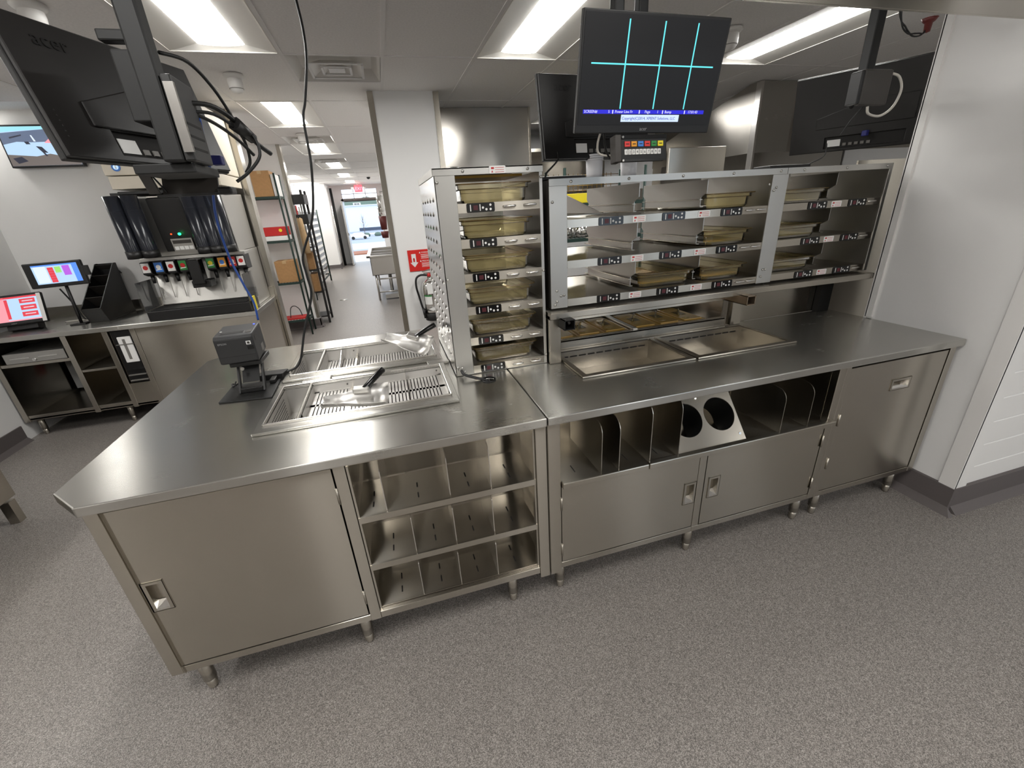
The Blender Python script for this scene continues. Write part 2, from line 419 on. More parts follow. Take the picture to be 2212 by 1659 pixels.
# ---- air diffusers
def diffuser(c, r_, lo, label):
    x0 = GX0+c*GDX+.012; y0 = GY0+r_*GDY+.012+(GDY/2 if lo else 0); s = GDX-.03
    t = thing('air_diffuser', label, 'air vent', (x0+s/2, y0+s/2, H), 0, 'square ceiling air diffusers')
    b = MB(); d = .05                          # flared back pan
    z = H+.07
    q = [(x0,y0),(x0+s,y0),(x0+s,y0+s),(x0,y0+s)]; i_ = [(x0+d,y0+d),(x0+s-d,y0+d),(x0+s-d,y0+s-d),(x0+d,y0+s-d)]
    b.add([(*p,H) for p in q]+[(*p,z) for p in i_], [(0,1,5,4),(1,2,6,5),(2,3,7,6),(3,0,4,7),(4,5,6,7)])
    b.build('back_pan', 'white_plastic', t)
    for k, (a, zz) in enumerate(((.12, .01), (.20, .02))):
        e = a+.075
        r = MB(); o_ = [(x0+a,y0+a),(x0+s-a,y0+a),(x0+s-a,y0+s-a),(x0+a,y0+s-a)]; n_ = [(x0+e,y0+e),(x0+s-e,y0+e),(x0+s-e,y0+s-e),(x0+e,y0+s-e)]
        r.add([(*p,H-.012+zz*.3) for p in o_]+[(*p,H+.03) for p in n_], [(0,1,5,4),(1,2,6,5),(2,3,7,6),(3,0,4,7)])
        for (a0,a1,b0,b1) in ((x0+a-.008,x0+s-a+.008,y0+a-.008,y0+a+.008),(x0+a-.008,x0+s-a+.008,y0+s-a-.008,y0+s-a+.008),(x0+a-.008,x0+a+.008,y0+a,y0+s-a),(x0+s-a-.008,x0+s-a+.008,y0+a,y0+s-a)):
            r.box(a0,a1,b0,b1,H-.016+zz*.3,H-.011+zz*.3)
        r.build('cone', 'white_plastic', t)
    MB().box(x0+.24,x0+s-.24,y0+.24,y0+s-.24,H-.006,H+.0).build('center_plate', 'white_plastic', t)
diffuser(0, 1, 0, 'square ceiling air diffuser beside the hanging black cord'); diffuser(-1, 3, 1, 'square air diffuser between the first two corridor lights')
diffuser(-1, 5, 1, 'square air diffuser between the second and third corridor lights')
# ---- walls
WW = 'white_wall'
struct(MB().box(-3.85, -3.7, -5.2, 6.0, 0, H+.14).build('wall_left', WW), 'white textured wall at the left')
struct(MB().box(-3.7, -1.66, 3.77, 3.90, 0, H+.14).build('wall_back', WW), 'white wall behind the drinks counter')
struct(MB().box(-3.7, -1.66, 5.985, 6.11, 0, H+.14).build('wall_niche', WW), 'white wall behind the green wire shelving')
struct(MB().box(-3.0, -2.88, 6.11, 14.3, 0, H+.14).build('wall_corridor_left', WW))
struct(MB().box(-3.0, -2.0, 14.3, 14.45, 0, H+.14).box(-2.12, -2.0, 14.45, 16.0, 0, H+.14).build('wall_corridor_end_left', WW))
struct(MB().box(-.1, .05, 3.7, 16.0, 0, H+.14).build('wall_corridor_right', WW))
struct(MB().box(-.41, .18, 3.10, 3.70, 0, H+.14).build('wall_column', WW), 'white wall end with steel corner guards and the fire extinguisher')
struct(MB().box(.05, 6.5, 5.6, 5.75, 0, H+.14).build('wall_kitchen', WW))
struct(MB().box(6.35, 6.5, -5.2, 5.6, 0, H+.14).build('wall_right_far', WW))
struct(MB().box(2.185, 3.0, -.155, .485, 0, H+.14).build('wall_right', WW), 'white textured wall end at the right of the counter')
# far end with the open door and a glazed transom over it
e = MB(); Y0, Y1 = 15.85, 16.0
e.box(-2.0, -1.66, Y0, Y1, 0, H+.14).box(-.45, .05, Y0, Y1, 0, H+.14).box(-1.66, -.45, Y0, Y1, 2.48, H+.14).box(-1.66, -.45, Y0, Y1, 2.12, 2.16)
struct(e.build('wall_corridor_end', WW))
win = MB().box(-1.66, -.45, 15.91, 15.92, 2.16, 2.48).build('window_1', 'pane'); struct(win, 'transom window over the far door')
for z in (2.16, 2.31, 2.465): MB().box(-1.66, -.45, 15.88, 15.95, z, z+.02).build('glazing_bar', 'tee', win)
for x in (-1.66, -1.26, -.86, -.47): MB().box(x, x+.02, 15.88, 15.95, 2.16, 2.48).build('glazing_bar', 'tee', win)
dr = thing('door_1', 'open grey exit door at the end of the corridor', 'door', (-1.64, 15.85, 0)); dr['kind'] = 'structure'; del dr['category']
MB().box(-1.69, -1.62, 15.80, 15.90, 0, 2.16).box(-1.69, -.45, 15.80, 15.90, 2.10, 2.16).build('door_frame', 'grey_plastic', dr)
MB().box(-1.66, -1.61, 14.95, 15.80, .01, 2.08).build('door_leaf', 'galv', dr)
MB().box(-1.61, -1.585, 15.0, 15.3, 1.0, 1.08).build('door_handle', 'chrome', dr)
MB().box(-1.60, -.5, 15.76, 15.80, 2.07, 2.10).build('door_closer', 'black', dr)
# front of the building behind the camera: big windows
fr = MB()
for x0, x1 in ((-3.7,2.6),(4.0,4.3),(5.7,6.35)): fr.box(x0, x1, -5.2, -5.05, 0, H+.14)
fr.box(-3.7, 6.35, -5.2, -5.05, 0, .8).box(-3.7, 6.35, -5.2, -5.05, 2.2, H+.14)
struct(fr.build('wall_front', WW))
for n_, (x0, x1) in enumerate(((2.6,4.0),(4.3,5.7))):
    struct(MB().box(x0, x1, -5.13, -5.12, .8, 2.2).build('window_%d' % (n_+2), 'pane'))
# clad wall to the right of the wall end: horizontal boards
wr = MB().box(2.26, 6.35, -.13, -.02, 0, H+.14).build('wall_right_front', 'white_paint'); struct(wr, 'white boarded wall at lower right')
zs = [.12+.1315*i for i in range(20)]
for a, b in zip(zs, zs[1:]):
    if a > H: break
    MB().box(2.262, 6.35, -.158, -.13, a+.004, b-.003).build('board', 'white_paint', wr, bev=.003)
struct(MB().box(2.178, 2.26, -.17, -.13, .12, H).box(2.172, 2.186, -.17, -.10, .12, H).build('trim_1', 'white_paint'), 'white corner trim of the boarded wall')
struct(MB().box(2.173, 2.186, .455, .49, .92, H).box(2.173, 2.3, .485, .495, .0, H).build('trim_2', 'white_paint'), 'white corner strip at the back of the wall end')
# corner guards
def guard(n_, x, y, sx, z0, lab, ylen=.05, xlen=.045):
    gg = MB().box(min(x, x+sx*xlen), max(x, x+sx*xlen), y-.003, y, z0, H).box(min(x, x-sx*.003), max(x, x-sx*.003), y-.003, y+ylen, z0, H)
    struct(gg.build('trim_%d' % n_, 'steel'), lab)
guard(3, -1.657, 3.765, -1, .0, 'steel corner guard beside the soda dispenser', .14)
guard(4, -1.657, 5.98, -1, .16, 'steel corner guard behind the green shelving', .13)
guard(5, -.413, 3.097, 1, .0, 'left steel corner guard of the white wall end')
guard(6, .183, 3.097, -1, .0, 'right steel corner guard of the white wall end')
# coved bases
def base(n_, x0, x1, y0, y1, dx, dy):
    b = MB(); b.box(x0, x1, y0, y1, 0, .145)
    if dy: b.prism([(y0 if dy < 0 else y1, 0), ((y0 if dy < 0 else y1)+dy*.035, 0), (y0 if dy < 0 else y1, .035)], 'x', x0, x1)
    if dx: b.prism([(x0 if dx < 0 else x1, 0), ((x0 if dx < 0 else x1)+dx*.035, 0), (x0 if dx < 0 else x1, .035)], 'y', y0, y1)
    struct(b.build('baseboard_%s' % n_, 'cove_base'))
base('right_end', 2.166, 2.186, -.176, .3, -1, 0); base('right_front', 2.1865, 6.3, -.176, -.14, 0, -1)
struct(MB().add([(2.166,-.176,0),(2.131,-.176,0),(2.131,-.211,0),(2.166,-.211,0),(2.166,-.176,.035)], [(0,1,4),(1,2,4),(2,3,4),(3,0,4),(0,3,2,1)]).build('baseboard_right_corner', 'cove_base'))
base('left', -3.7, -3.688, -5, 2.95, 1, 0); base('niche', -3.6, -1.645, 5.97, 5.985, 0, -1); base('niche_end', -1.66, -1.645, 5.97, 6.11, 1, 0)
base('corridor_end', -2.9, -1.99, 14.285, 14.3, 0, -1); base('column_left', -.425, -.41, 3.1, 3.7, -1, 0); base('corridor_far', -2.0, -1.988, 14.3, 15.8, 1, 0)
base('corridor_right', -.115, -.1, 3.75, 15.8, -1, 0)
# overhead steel shelf near the camera, on brackets of the right wall
s = thing('overhead_shelf', 'brushed steel overhead shelf at the top right corner', 'shelf', (1.6, -.4, 2.07))
MB().box(.45, 2.9, -.62, -.19, 2.073, 2.085).build('panel', 'steel', s)
MB().box(.45, 2.9, -.19, -.175, 2.073, 2.12).build('lip', 'steel', s, bev=.003)
for x in (.6, 2.0): MB().cyl((x, -.4, 2.085), (x, -.4, H), .012).build('hanger_rod', 'steel', s)
# ---- outside, seen through the far door
struct(MB().box(-60, 60, 35, 170, -3.3, -3.0).build('ground_outside', 'asphalt'))
struct(MB().box(-14, 14, 16.2, 19.5, -.2, -.02).build('pavement_outside', 'concrete'))
tag(MB().box(-14, 14, 19.5, 21.2, -.2, .03).build('planting_strip', 'mulch'), 'strip of reddish mulch outside the far door', 'planting')
tag(MB().box(-40, 40, 66, 80, -3.0, -2.95).build('verge', 'concrete'), 'pale strip of ground across the street outside', 'verge')
tag(MB().box(-40, 40, 106, 112, -3.0, -2.6).build('wall_of_planters', 'concrete'), 'low pale wall in front of the building outside', 'wall')
bl = thing('building', 'white block building across the street, seen through the far door', 'building', (-6, 140, -3))
MB().box(-60, 50, 140, 160, -3, 4.0).build('wall', 'building_white', bl)
MB().box(-60, 50, 139.6, 140, 4.0, 4.25).build('parapet', 'concrete', bl)
MB().box(-7.0, 6, 139.9, 140.05, -2.9, -2.05).build('window', 'glass_dark', bl)
ru = MB().box(-7.6, -5.6, 142, 145, 4.0, 4.9).build('roof_unit', 'white_plastic', bl)
for x in (-7.3, -6.5): MB().box(x, x+.65, 141.9, 142, 4.2, 4.75).build('grille', 'grey_plastic', ru)
tr = thing('bare_tree', 'small bare young tree outside the far door', 'tree', (-4.2, 100, -3))
tk = MB(); tk.cyl((-4.2, 100, -3), (-4.2, 100, 1.2), .09, .03, 6)
for i in range(16):
    z = -1.2+i*.14; a = i*2.4; l = 1.0-.045*i
    tk.cyl((-4.2, 100, z), (-4.2+l*math.cos(a), 100+l*math.sin(a), z+.9), .03, .008, 5)
tk.build('trunk', 'bark', tr)
hd = MB()
for i in range(10): hd.lathe([(.0, .0), (.7, .05), (.8, .4), (.5, .75), (0, .85)], (-16+i*2.4, 104, -3), 8)
tag(hd.build('shrub_row', 'foliage'), 'low row of shrubs along the street outside', 'shrubs', kind='stuff')
hills = MB()
for i in range(11): hills.lathe([(0, 0), (9, 0), (8.4, 7), (6, 9.5), (0, 11.5)], (-60+i*11, 190+(i % 3)*4, -3), 10)
tag(hills.build('tree_line', 'foliage'), 'line of trees behind the building outside', 'trees', kind='stuff')
car = thing('parked_car', 'white parked car on the street outside', 'car', (-5, 95, -3))
MB().prism([(-7.0,-2.7),(-3.4,-2.7),(-3.4,-2.35),(-4.1,-2.2),(-4.6,-1.75),(-6.2,-1.75),(-6.7,-2.2),(-7.0,-2.3)], 'y', 94.2, 95.9).build('body', 'white_plastic', car, bev=.05)
for x in (-6.4, -4.1):
    for y in (94.25, 95.85): MB().cyl((x, y-.1, -2.68), (x, y+.1, -2.68), .31, n=14).build('wheel', 'black', car)
# ================================================================ the two steel counters
T = .9135; NZ = .879
def leg(parent, x, y, z1=.155):
    b = MB().cyl((x, y, .05), (x, y, z1), .0225, n=16)
    l = b.build('leg', 'steel', parent)
    MB().lathe([(0,0),(.013,0),(.0165,.01),(.019,.03),(.019,.052),(0,.052)], (x, y, 0), 16).build('foot', 'steel', l)
def hinge(parent, x, z, y=.012):
    MB().cyl((x, y, z-.032), (x, y, z+.032), .0042, n=8).build('hinge', 'steel', parent)
def door(parent, x0, x1, z0, z1, hx0, hx1, hz0, hz1, horiz=False):
    """flush door with a recessed cup pull"""
    y = .018
    d = slab_holes([(x0,z0),(x1,z0),(x1,z1),(x0,z1)], [[(hx0+.012,hz0+.012),(hx1-.012,hz0+.012),(hx1-.012,hz1-.012),(hx0+.012,hz1-.012)]], y, y+.03)
    d.v = [(p[0], p[2], p[1]) for p in d.v]
    o = d.build('door', 'steel', parent)
    h = MB()
    a, b, c, e = hx0, hx1, hz0, hz1; yf = y-.003; i_ = .012
    # flange ring, sloping recess and scoop at the bottom
    h.add([(a,yf,c),(b,yf,c),(b,yf,e),(a,yf,e),(a+i_,yf,c+i_),(b-i_,yf,c+i_),(b-i_,yf,e-i_),(a+i_,yf,e-i_),
           (a+i_*1.3,y+.022,c+i_*2.2),(b-i_*1.3,y+.022,c+i_*2.2),(b-i_*1.3,y+.022,e-i_*1.2),(a+i_*1.3,y+.022,e-i_*1.2)],
          [(0,1,5,4),(1,2,6,5),(2,3,7,6),(3,0,4,7),(4,5,9,8),(5,6,10,9),(6,7,11,10),(7,4,8,11),(8,9,10,11)])
    h.box(a, b, yf, y, c, c+.002); h.box(a, b, yf, y, e-.002, e); h.box(a, a+.002, yf, y, c, e); h.box(b-.002, b, yf, y, c, e)
    hn = h.build('handle', 'steel', o)
    MB().prism([(yf-.001, hz0+.006), (y+.02, hz0+.012), (y+.02, hz0+.03), (yf-.001, hz0+.012)], 'x', a+i_, b-i_).build('pull_lip', 'chrome', hn)
    return o
# ---------------- left island
L = thing('island_counter', 'big stainless steel island counter with two sunken fry wells, at lower left', 'counter', (-.78, .75, 0))
outer = [(-1.447,0),(-.0015,0),(-.0015,1.51),(-1.45,1.51),(-1.555,1.405),(-1.555,.111)]
W1 = [(-1.03,.285),(-.292,.285),(-.292,.735),(-1.03,.735)]; W2 = [(-1.03,.835),(-.292,.835),(-.292,1.285),(-1.03,1.285)]
hole = [(-.115+.028*math.cos(t*math.pi/8), .452+.028*math.sin(t*math.pi/8)) for t in range(16)]
slab_holes(outer, [W1, W2, hole], NZ, T).build('countertop', 'steel_top', L, bev=.004)
body = MB()                                    # carcass: sides, back and bottom
def wallp(b, x0, x1, y0, y1, z0, z1): b.box(x0, x1, y0, y1, z0, z1)
wallp(body, -1.447, -1.425, .045, 1.47, .155, NZ); wallp(body, -.022, -.002, .02, 1.47, .155, NZ)
wallp(body, -1.44, -.004, 1.45, 1.47, .155, NZ); wallp(body, -1.44, -.004, .05, 1.46, .155, .175)
wallp(body, -.735, -.725, .03, 1.4, .175, NZ); wallp(body, -1.44, -.004, .31, .318, .17, NZ)
body.prism([(-1.447,.045),(-1.40,.012),(-1.40,.05)], 'z', .155, NZ)
body.build('carcass', 'steel', L)
MB().box(-1.446, -1.408, .014, .055, .155, NZ).build('stile', 'steel', L, bev=.002)
MB().box(-.756, -.7175, .014, .05, .155, NZ).build('stile', 'steel', L, bev=.002)
MB().box(-.046, -.0025, .014, .05, .13, NZ).build('stile', 'steel', L, bev=.002)
MB().box(-1.41, -.755, .016, .05, .155, .185).build('bottom_rail', 'steel', L, bev=.002)
MB().box(-.7175, -.046, .016, .05, .155, .188).build('bottom_rail', 'steel', L, bev=.002)
MB().box(-1.408, -.046, .028, .05, .862, NZ).build('top_rail', 'steel', L)
door(L, -1.4035, -.762, .19, .868, -1.4, -1.338, .459, .585)
for z in (.76, .285): hinge(L, -.7585, z)
for x in (-1.37, -.79, -.165): leg(L, x, .06)
for x in (-1.37, -.165): leg(L, x, 1.40)
# cup cubby: three tilted shelves with upright dividers
zs = (.642, .419, .196); xd = {0: (-.615, -.383, -.225), 1: (-.540, -.383, -.228), 2: (-.542, -.386, -.228)}
for k, z in enumerate(zs):
    sh = MB().prism([(.03, z), (.30, z-.03), (.30, z-.034), (.03, z-.004)], 'x', -.715, -.047)
    if k < 2: sh.box(-.715, -.047, .022, .03, z-.024, z+.002)
    else: sh.box(-.715, -.047, .03, .034, z-.006, z+.003)
    so = sh.build('shelf', 'steel', L)
    for j in range(4):
        xs = (-.715,)+xd[k]+(-.047,); xm = (xs[j]+xs[j+1])/2
        for y in (.10, .18):
            sz = lambda q: z-(q-.03)*.111+.0005
            MB().prism([(y-.018, sz(y-.018)), (y+.018, sz(y+.018)), (y+.018, sz(y+.018)+.001), (y-.018, sz(y-.018)+.001)], 'x', xm-.0025, xm+.0025).build('slot', 'cavity', so)
    for x in xd[k]:
        top = z+.19 if k == 0 else z+.185
        MB().prism([(.033, z+.001), (.033, top-.02), (.06, top), (.298, top), (.298, z-.028)], 'x', x-.0014, x+.0014).build('divider', 'steel_edge', L)
for x in (-.716, -.054): MB().box(x, x+.007, .024, .05, .188, .862).build('face_frame', 'steel', L)
# ---------------- right counter
Rr = thing('line_counter', 'long stainless steel serving counter with cold wells, running to the right wall', 'counter', (1.09, .37, 0))
CA = [(.299,.314),(.838,.314),(.838,.655),(.299,.655)]; CB = [(.896,.314),(1.435,.314),(1.435,.655),(.896,.655)]
slab_holes([(.0015,0),(2.176,0),(2.176,.735),(1.475,.735),(1.475,.70),(.19,.70),(.19,.735),(.0015,.735)], [CA, CB], NZ, T).build('countertop', 'steel_top', Rr, bev=.004)
body = MB()
for b in ((.002,.02,.02,.72,.155,NZ),(2.13,2.15,.02,.72,.155,NZ),(.01,2.14,.70,.72,.155,NZ),(.01,2.14,.05,.71,.155,.175),(.73,.742,.03,.7,.175,.59),
          (1.44,1.452,.03,.70,.175,NZ),(.055,1.43,.34,.345,.6,NZ)): body.box(*b)
body.build('carcass', 'steel', Rr)
MB().box(.003, .054, .014, .05, .13, NZ).build('stile', 'steel', Rr, bev=.002)
MB().box(.717, .754, .018, .05, .155, .585).build('stile', 'steel', Rr, bev=.002)
MB().box(1.413, 1.452, .014, .05, .155, NZ).build('stile', 'steel', Rr, bev=.002)
MB().box(1.452, 1.482, .014, .05, .155, NZ).build('stile', 'steel', Rr, bev=.002)
MB().box(2.112, 2.15, .014, .05, .155, NZ).build('stile', 'steel', Rr, bev=.002)
for a, b in ((.054, .717), (.717, 1.413), (1.482, 2.112)): MB().box(a, b, .016, .05, .152, .182).build('bottom_rail', 'steel', Rr, bev=.002)
MB().box(1.482, 2.112, .022, .05, .868, NZ).build('top_rail', 'steel', Rr)
door(Rr, .058, .714, .186, .578, .648, .712, .326, .444)
door(Rr, .757, 1.410, .186, .578, .777, .84, .332, .446)
door(Rr, 1.485, 2.108, .186, .862, 1.772, 1.9, .70, .76)
for z in (.5, .255): hinge(Rr, .0555, z); hinge(Rr, 1.4115, z); hinge(Rr, 1.4835, z+.1)
for x in (.06, .735, 1.40, 1.53, 2.07): leg(Rr, x, .06)
for x in (.075, 1.40, 2.07): leg(Rr, x, .66)
# open bay: shelf with a rolled front lip and upright plates with rounded noses
MB().box(.056, 1.44, .02, .34, .592, .6).build('bay_floor', 'steel', Rr)
MB().box(.056, .443, -.006, .02, .584, .612).build('shelf_lip', 'steel', Rr, bev=.004)
MB().box(.446, 1.446, -.006, .02, .584, .612).build('shelf_lip', 'steel', Rr, bev=.004)
def nose(x, z1, r=.05):
    p = [(.02, .6)]
    for i in range(7):
        t = math.pi-i*math.pi/12; p.append((.02+r+r*math.cos(t), z1-r+r*math.sin(t)))
    p += [(.335, z1), (.335, .6)]
    MB().prism(p, 'x', x-.0015, x+.0015).build('divider', 'steel', Rr)
for x, z in ((.235, .83), (.315, .83), (.46, .868), (.6, .868), (1.14, .812), (1.30, .812)): nose(x, z)
for x in (.14, .385, .53): MB().box(x-.002, x+.002, .07, .12, .6, .6008).build('slot', 'cavity', Rr)
# cup dispenser plate with two round holes, tilted back
yb, zb, yt, zt_ = .03, .603, .21, .82; ln = math.hypot(yt-yb, zt_-zb)
circ = lambda cx, cy, r: [(cx+r*math.cos(2*math.pi*i/36), cy+r*math.sin(2*math.pi*i/36)) for i in range(36)]
pl = slab_holes([(.61,0),(.962,0),(.962,ln),(.61,ln)], [circ(.70, .135, .078), circ(.872, .135, .078)], -.002, .002)
uy, uz = (yt-yb)/ln, (zt_-zb)/ln
pl.v = [(p[0], yb+p[1]*uy-p[2]*uz, zb+p[1]*uz+p[2]*uy) for p in pl.v]
cpo = pl.build('cup_plate', 'steel', Rr)
for cx in (.70, .872):
    c0 = Vector((cx, yb+.135*uy, zb+.135*uz)); n_ = Vector((0, uz, -uy))
    MB().cyl(c0+n_*.003, c0+n_*.14, .078, .07, 28, cap=False).build('cup_tube', 'black_matte', cpo)
for x, y in ((.78, .225), (.94, .03)): MB().cyl((x, yb+y*uy-.004, zb+y*uz+.002), (x, yb+y*uy, zb+y*uz), .006, n=8).build('rivet', 'chrome', cpo)
# ---------------- back ledge of the line counter: posts, shelf rail, strip heaters, splash panels
Sg = thing('overshelf_stand', 'steel stand carrying the warming shelves, with square heater tubes under its rail', 'shelf stand', (1.2, .7, T))
MB().box(.209, .268, .52, .70, T+.001, 1.135).build('post', 'steel', Sg, bev=.003)
MB().box(1.402, 1.475, .69, .73, T+.001, 1.135).build('post', 'steel', Sg, bev=.003)
MB().box(.209, 2.176, .50, .515, 1.137, 1.168).build('rail', 'steel', Sg, bev=.003)
MB().box(.209, 2.176, .515, 1.18, 1.152, 1.168).build('deck', 'steel', Sg)
MB().box(.28, 1.36, .60, .606, 1.098, 1.137).build('light_strip', 'steel', Sg)
for x0 in (.257, 1.262):
    tb = MB()
    for b in ((x0,x0+.004,.45,1.1,1.095,1.142),(x0+.048,x0+.052,.45,1.1,1.095,1.142),(x0,x0+.052,.45,1.1,1.095,1.099),(x0,x0+.052,.45,1.1,1.138,1.142)): tb.box(*b)
    to = tb.build('heater_tube', 'black_matte' if x0 < 1 else 'tan_steel', Sg)
    MB().cyl((x0+.036, .50, 1.115), (x0+.046, .50, 1.12), .01, n=10).build('knob', 'grey_plastic', to)
MB().box(1.476, 2.176, .737, .745, T+.001, 1.15).build('splash_panel', 'steel', Sg)
MB().box(1.37, 1.378, .735, 1.12, T-.05, 1.15).build('end_panel', 'steel', Sg)
MB().box(2.06, 2.15, .70, .735, T+.001, 1.15).build('post', 'black_matte', Sg)  # no real post: added black block standing in for a dark reflection in the steel
MB().box(2.178, 2.75, .745, .755, T-.2, 1.76).build('side_panel', 'steel', Sg)
# ---------------- fry wells
def fry_well(x0, x1, y0, y1, zf, label, rows, nslot, deep):
    t = thing('fry_well', label, 'fry well', ((x0+x1)/2, (y0+y1)/2, T), 0, 'sunken steel fry wells of the island counter')
    r = slab_holes([(x0,y0),(x1,y0),(x1,y1),(x0,y1)], [[(x0+.028,y0+.06),(x0+.138,y0+.06),(x0+.138,y1-.028),(x0+.028,y1-.028)], [(x0+.150,y0+.062),(x1-.026,y0+.062),(x1-.026,y1-.028),(x0+.150,y1-.028)]], T+.0008, T+.012)
    r.build('rim', 'steel_top', t, bev=.003)
    # raised bead round the inside
    b = MB(); xa, xb, ya, yb_ = x0+.024, x1-.022, y0+.056, y1-.024
    for q in ((xa,xb,ya,ya+.006),(xa,xb,yb_-.006,yb_),(xa,xa+.006,ya,yb_),(xb-.006,xb,ya,yb_)): b.box(*q, T+.011, T+.02)
    b.build('bead', 'steel_edge', t, bev=.002)
    # small deep pan at the left
    p = MB(); a0, a1, b0, b1 = x0+.028, x0+.138, y0+.06, y1-.028; zd = T-deep
    for q in ((a0,a0+.002,b0,b1,zd,T),(a1-.002,a1,b0,b1,zd,T),(a0,a1,b0,b0+.002,zd,T),(a0,a1,b1-.002,b1,zd,T),(a0,a1,b0,b1,zd-.002,zd)): p.box(*q)
    po = p.build('side_pan', 'satin', t)
    hm = MB()
    for i in range(9):
        for j in range(22): hm.box(a0+.012+i*.0102, a0+.0155+i*.0102, b0+.012+j*.0148, b0+.020+j*.0148, zd+.0002, zd+.0008)
    for j in range(22):
        for k in range(int(deep/.014)-1): hm.box(a0+.0021, a0+.0026, b0+.012+j*.0148, b0+.020+j*.0148, zd+.012+k*.014, zd+.016+k*.014)
    ho = hm.build('perforations', 'cavity', po); ho['kind'] = 'stuff'
    # shallow slotted tray
    a0, a1, b0, b1 = x0+.150, x1-.026, y0+.135, y1-.028
    MB().box(a0, a1, y0+.062, b0, T-.016, T-.012).build('ledge', 'satin', t, bev=.002)
    w_ = MB()
    for q in ((a0,a0+.002,b0,b1,zf-.02,T),(a1-.002,a1,b0,b1,zf-.02,T),(a0,a1,b0,b0+.002,zf-.02,T-.016),(a0,a1,b1-.002,b1,zf-.02,T)): w_.box(*q)
    w_.build('tray_wall', 'satin', t)
    s_ = MB(); edges = [b0+.012]; 
    span = (b1-b0-.024); rl = span/rows
    xs0, xs1 = a0+.022, a1-.014; pit = (xs1-xs0)/nslot
    s_.box(a0, a1, b0, b0+.012, zf-.003, zf); s_.box(a0, a1, b1-.012, b1, zf-.003, zf)
    s_.box(a0, xs0, b0, b1, zf-.003, zf); s_.box(xs1, a1, b0, b1, zf-.003, zf)
    for k in range(rows):
        y_0 = b0+.012+k*rl; y_1 = y_0+rl
        if k < rows-1: s_.box(a0, a1, y_1-.012, y_1+.012, zf-.003, zf)
        for i in range(nslot): s_.box(xs0+i*pit+.0042, xs0+(i+1)*pit, y_0-.004, y_1+.004, zf-.003, zf)
    s_.build('slotted_plate', 'satin', t)
    MB().box(a0, a1, b0, b1, zf-.022, zf-.018).build('sump', 'cavity', t)
    xd_ = x0+(.572 if rows > 1 else .235)
    MB().prism([(b0, zf), (b0, zf+.01), (b1-.004, T+.004), (b1-.004, zf)], 'x', xd_-.0012, xd_+.0012).build('divider', 'steel_edge', t)
    for x in (x0+.30, x1-.045): MB().cyl((x, b1-.0025, T-.014), (x, b1-.006, T-.014), .004, n=8).build('rivet', 'grey_plastic', t)
    MB().box(x0+.16, x0+.30, y0+.068, y0+.088, T-.012, T-.0105).build('name_plate', 'steel_edge', t)
    return t
fry_well(-1.047, -.278, .268, .75, .878, 'near fry well of the island, with a scoop lying in it', 2, 36, .12)
fry_well(-1.047, -.278, .815, 1.30, .855, 'far fry well of the island, with a raised scoop in it', 1, 36, .10)
for x0, x1 in ((-.95, -.82), (-.36, -.25)): 
    tag(MB().box(x0, x1, .757, .802, T+.0006, T+.014).build('joint_cover', 'steel_top', bev=.004), 'flat steel cover strip between the fry wells, %s end' % ('printer' if x0 < -.5 else 'tower'), 'cover strip')
# ---------------- fry scoops
def scoop(M, label):
    t = thing('fry_scoop', label, 'scoop', M=M)
    # trough body: open chute that narrows to a spout, in local x (spout at +x), built from bent sheet sections
    secs = [(-.10, .085, .045), (-.04, .083, .045), (.02, .07, .042), (.07, .045, .036), (.16, .034, .032)]
    vs = []; n = 9
    for x, hw, h in secs:
        for i in range(n):
            a = -1+2*i/(n-1); vs.append((x, hw*a, h*abs(a)**2.6))
    fs = [(k*n+i, k*n+i+1, (k+1)*n+i+1, (k+1)*n+i) for k in range(len(secs)-1) for i in range(n-1)]
    b = MB().add(vs, fs, True); o = b.build('scoop_body', 'satin', t, local=True)
    sd = o.modifiers.new('solid', 'SOLIDIFY'); sd.thickness = .0016
    MB().tube([(.162, -.034, .032), (.162, -.02, .004), (.162, .02, .004), (.162, .034, .032)], .0022, 6).build('spout_rim', 'satin', t, local=True)
    MB().box(-.02, .045, -.07, -.035, .028, .05).build('handle_socket', 'galv', t, local=True, bev=.004)
    MB().cyl((.0, -.05, .04), (-.075, -.155, .075), .0125, .015, 12).build('handle', 'black_gloss', t, local=True, bev=.003)
    return t
def frame(o, x, up):
    x = Vector(x).normalized(); z = Vector(up); z = (z-x*z.dot(x)).normalized(); y = z.cross(x)
    M = Matrix.Identity(4)
    for i in range(3): M[i][0], M[i][1], M[i][2], M[i][3] = x[i], y[i], z[i], o[i]
    return M
scoop(frame((-.66, .44, .905), (-1, .10, .03), (0, -.12, 1)), 'metal fry scoop with black handle lying in the near fry well')
scoop(frame((-.42, 1.02, .945), (-.8, .45, .22), (-.1, -.25, .9)), 'metal fry scoop with black handle standing up in the far fry well')
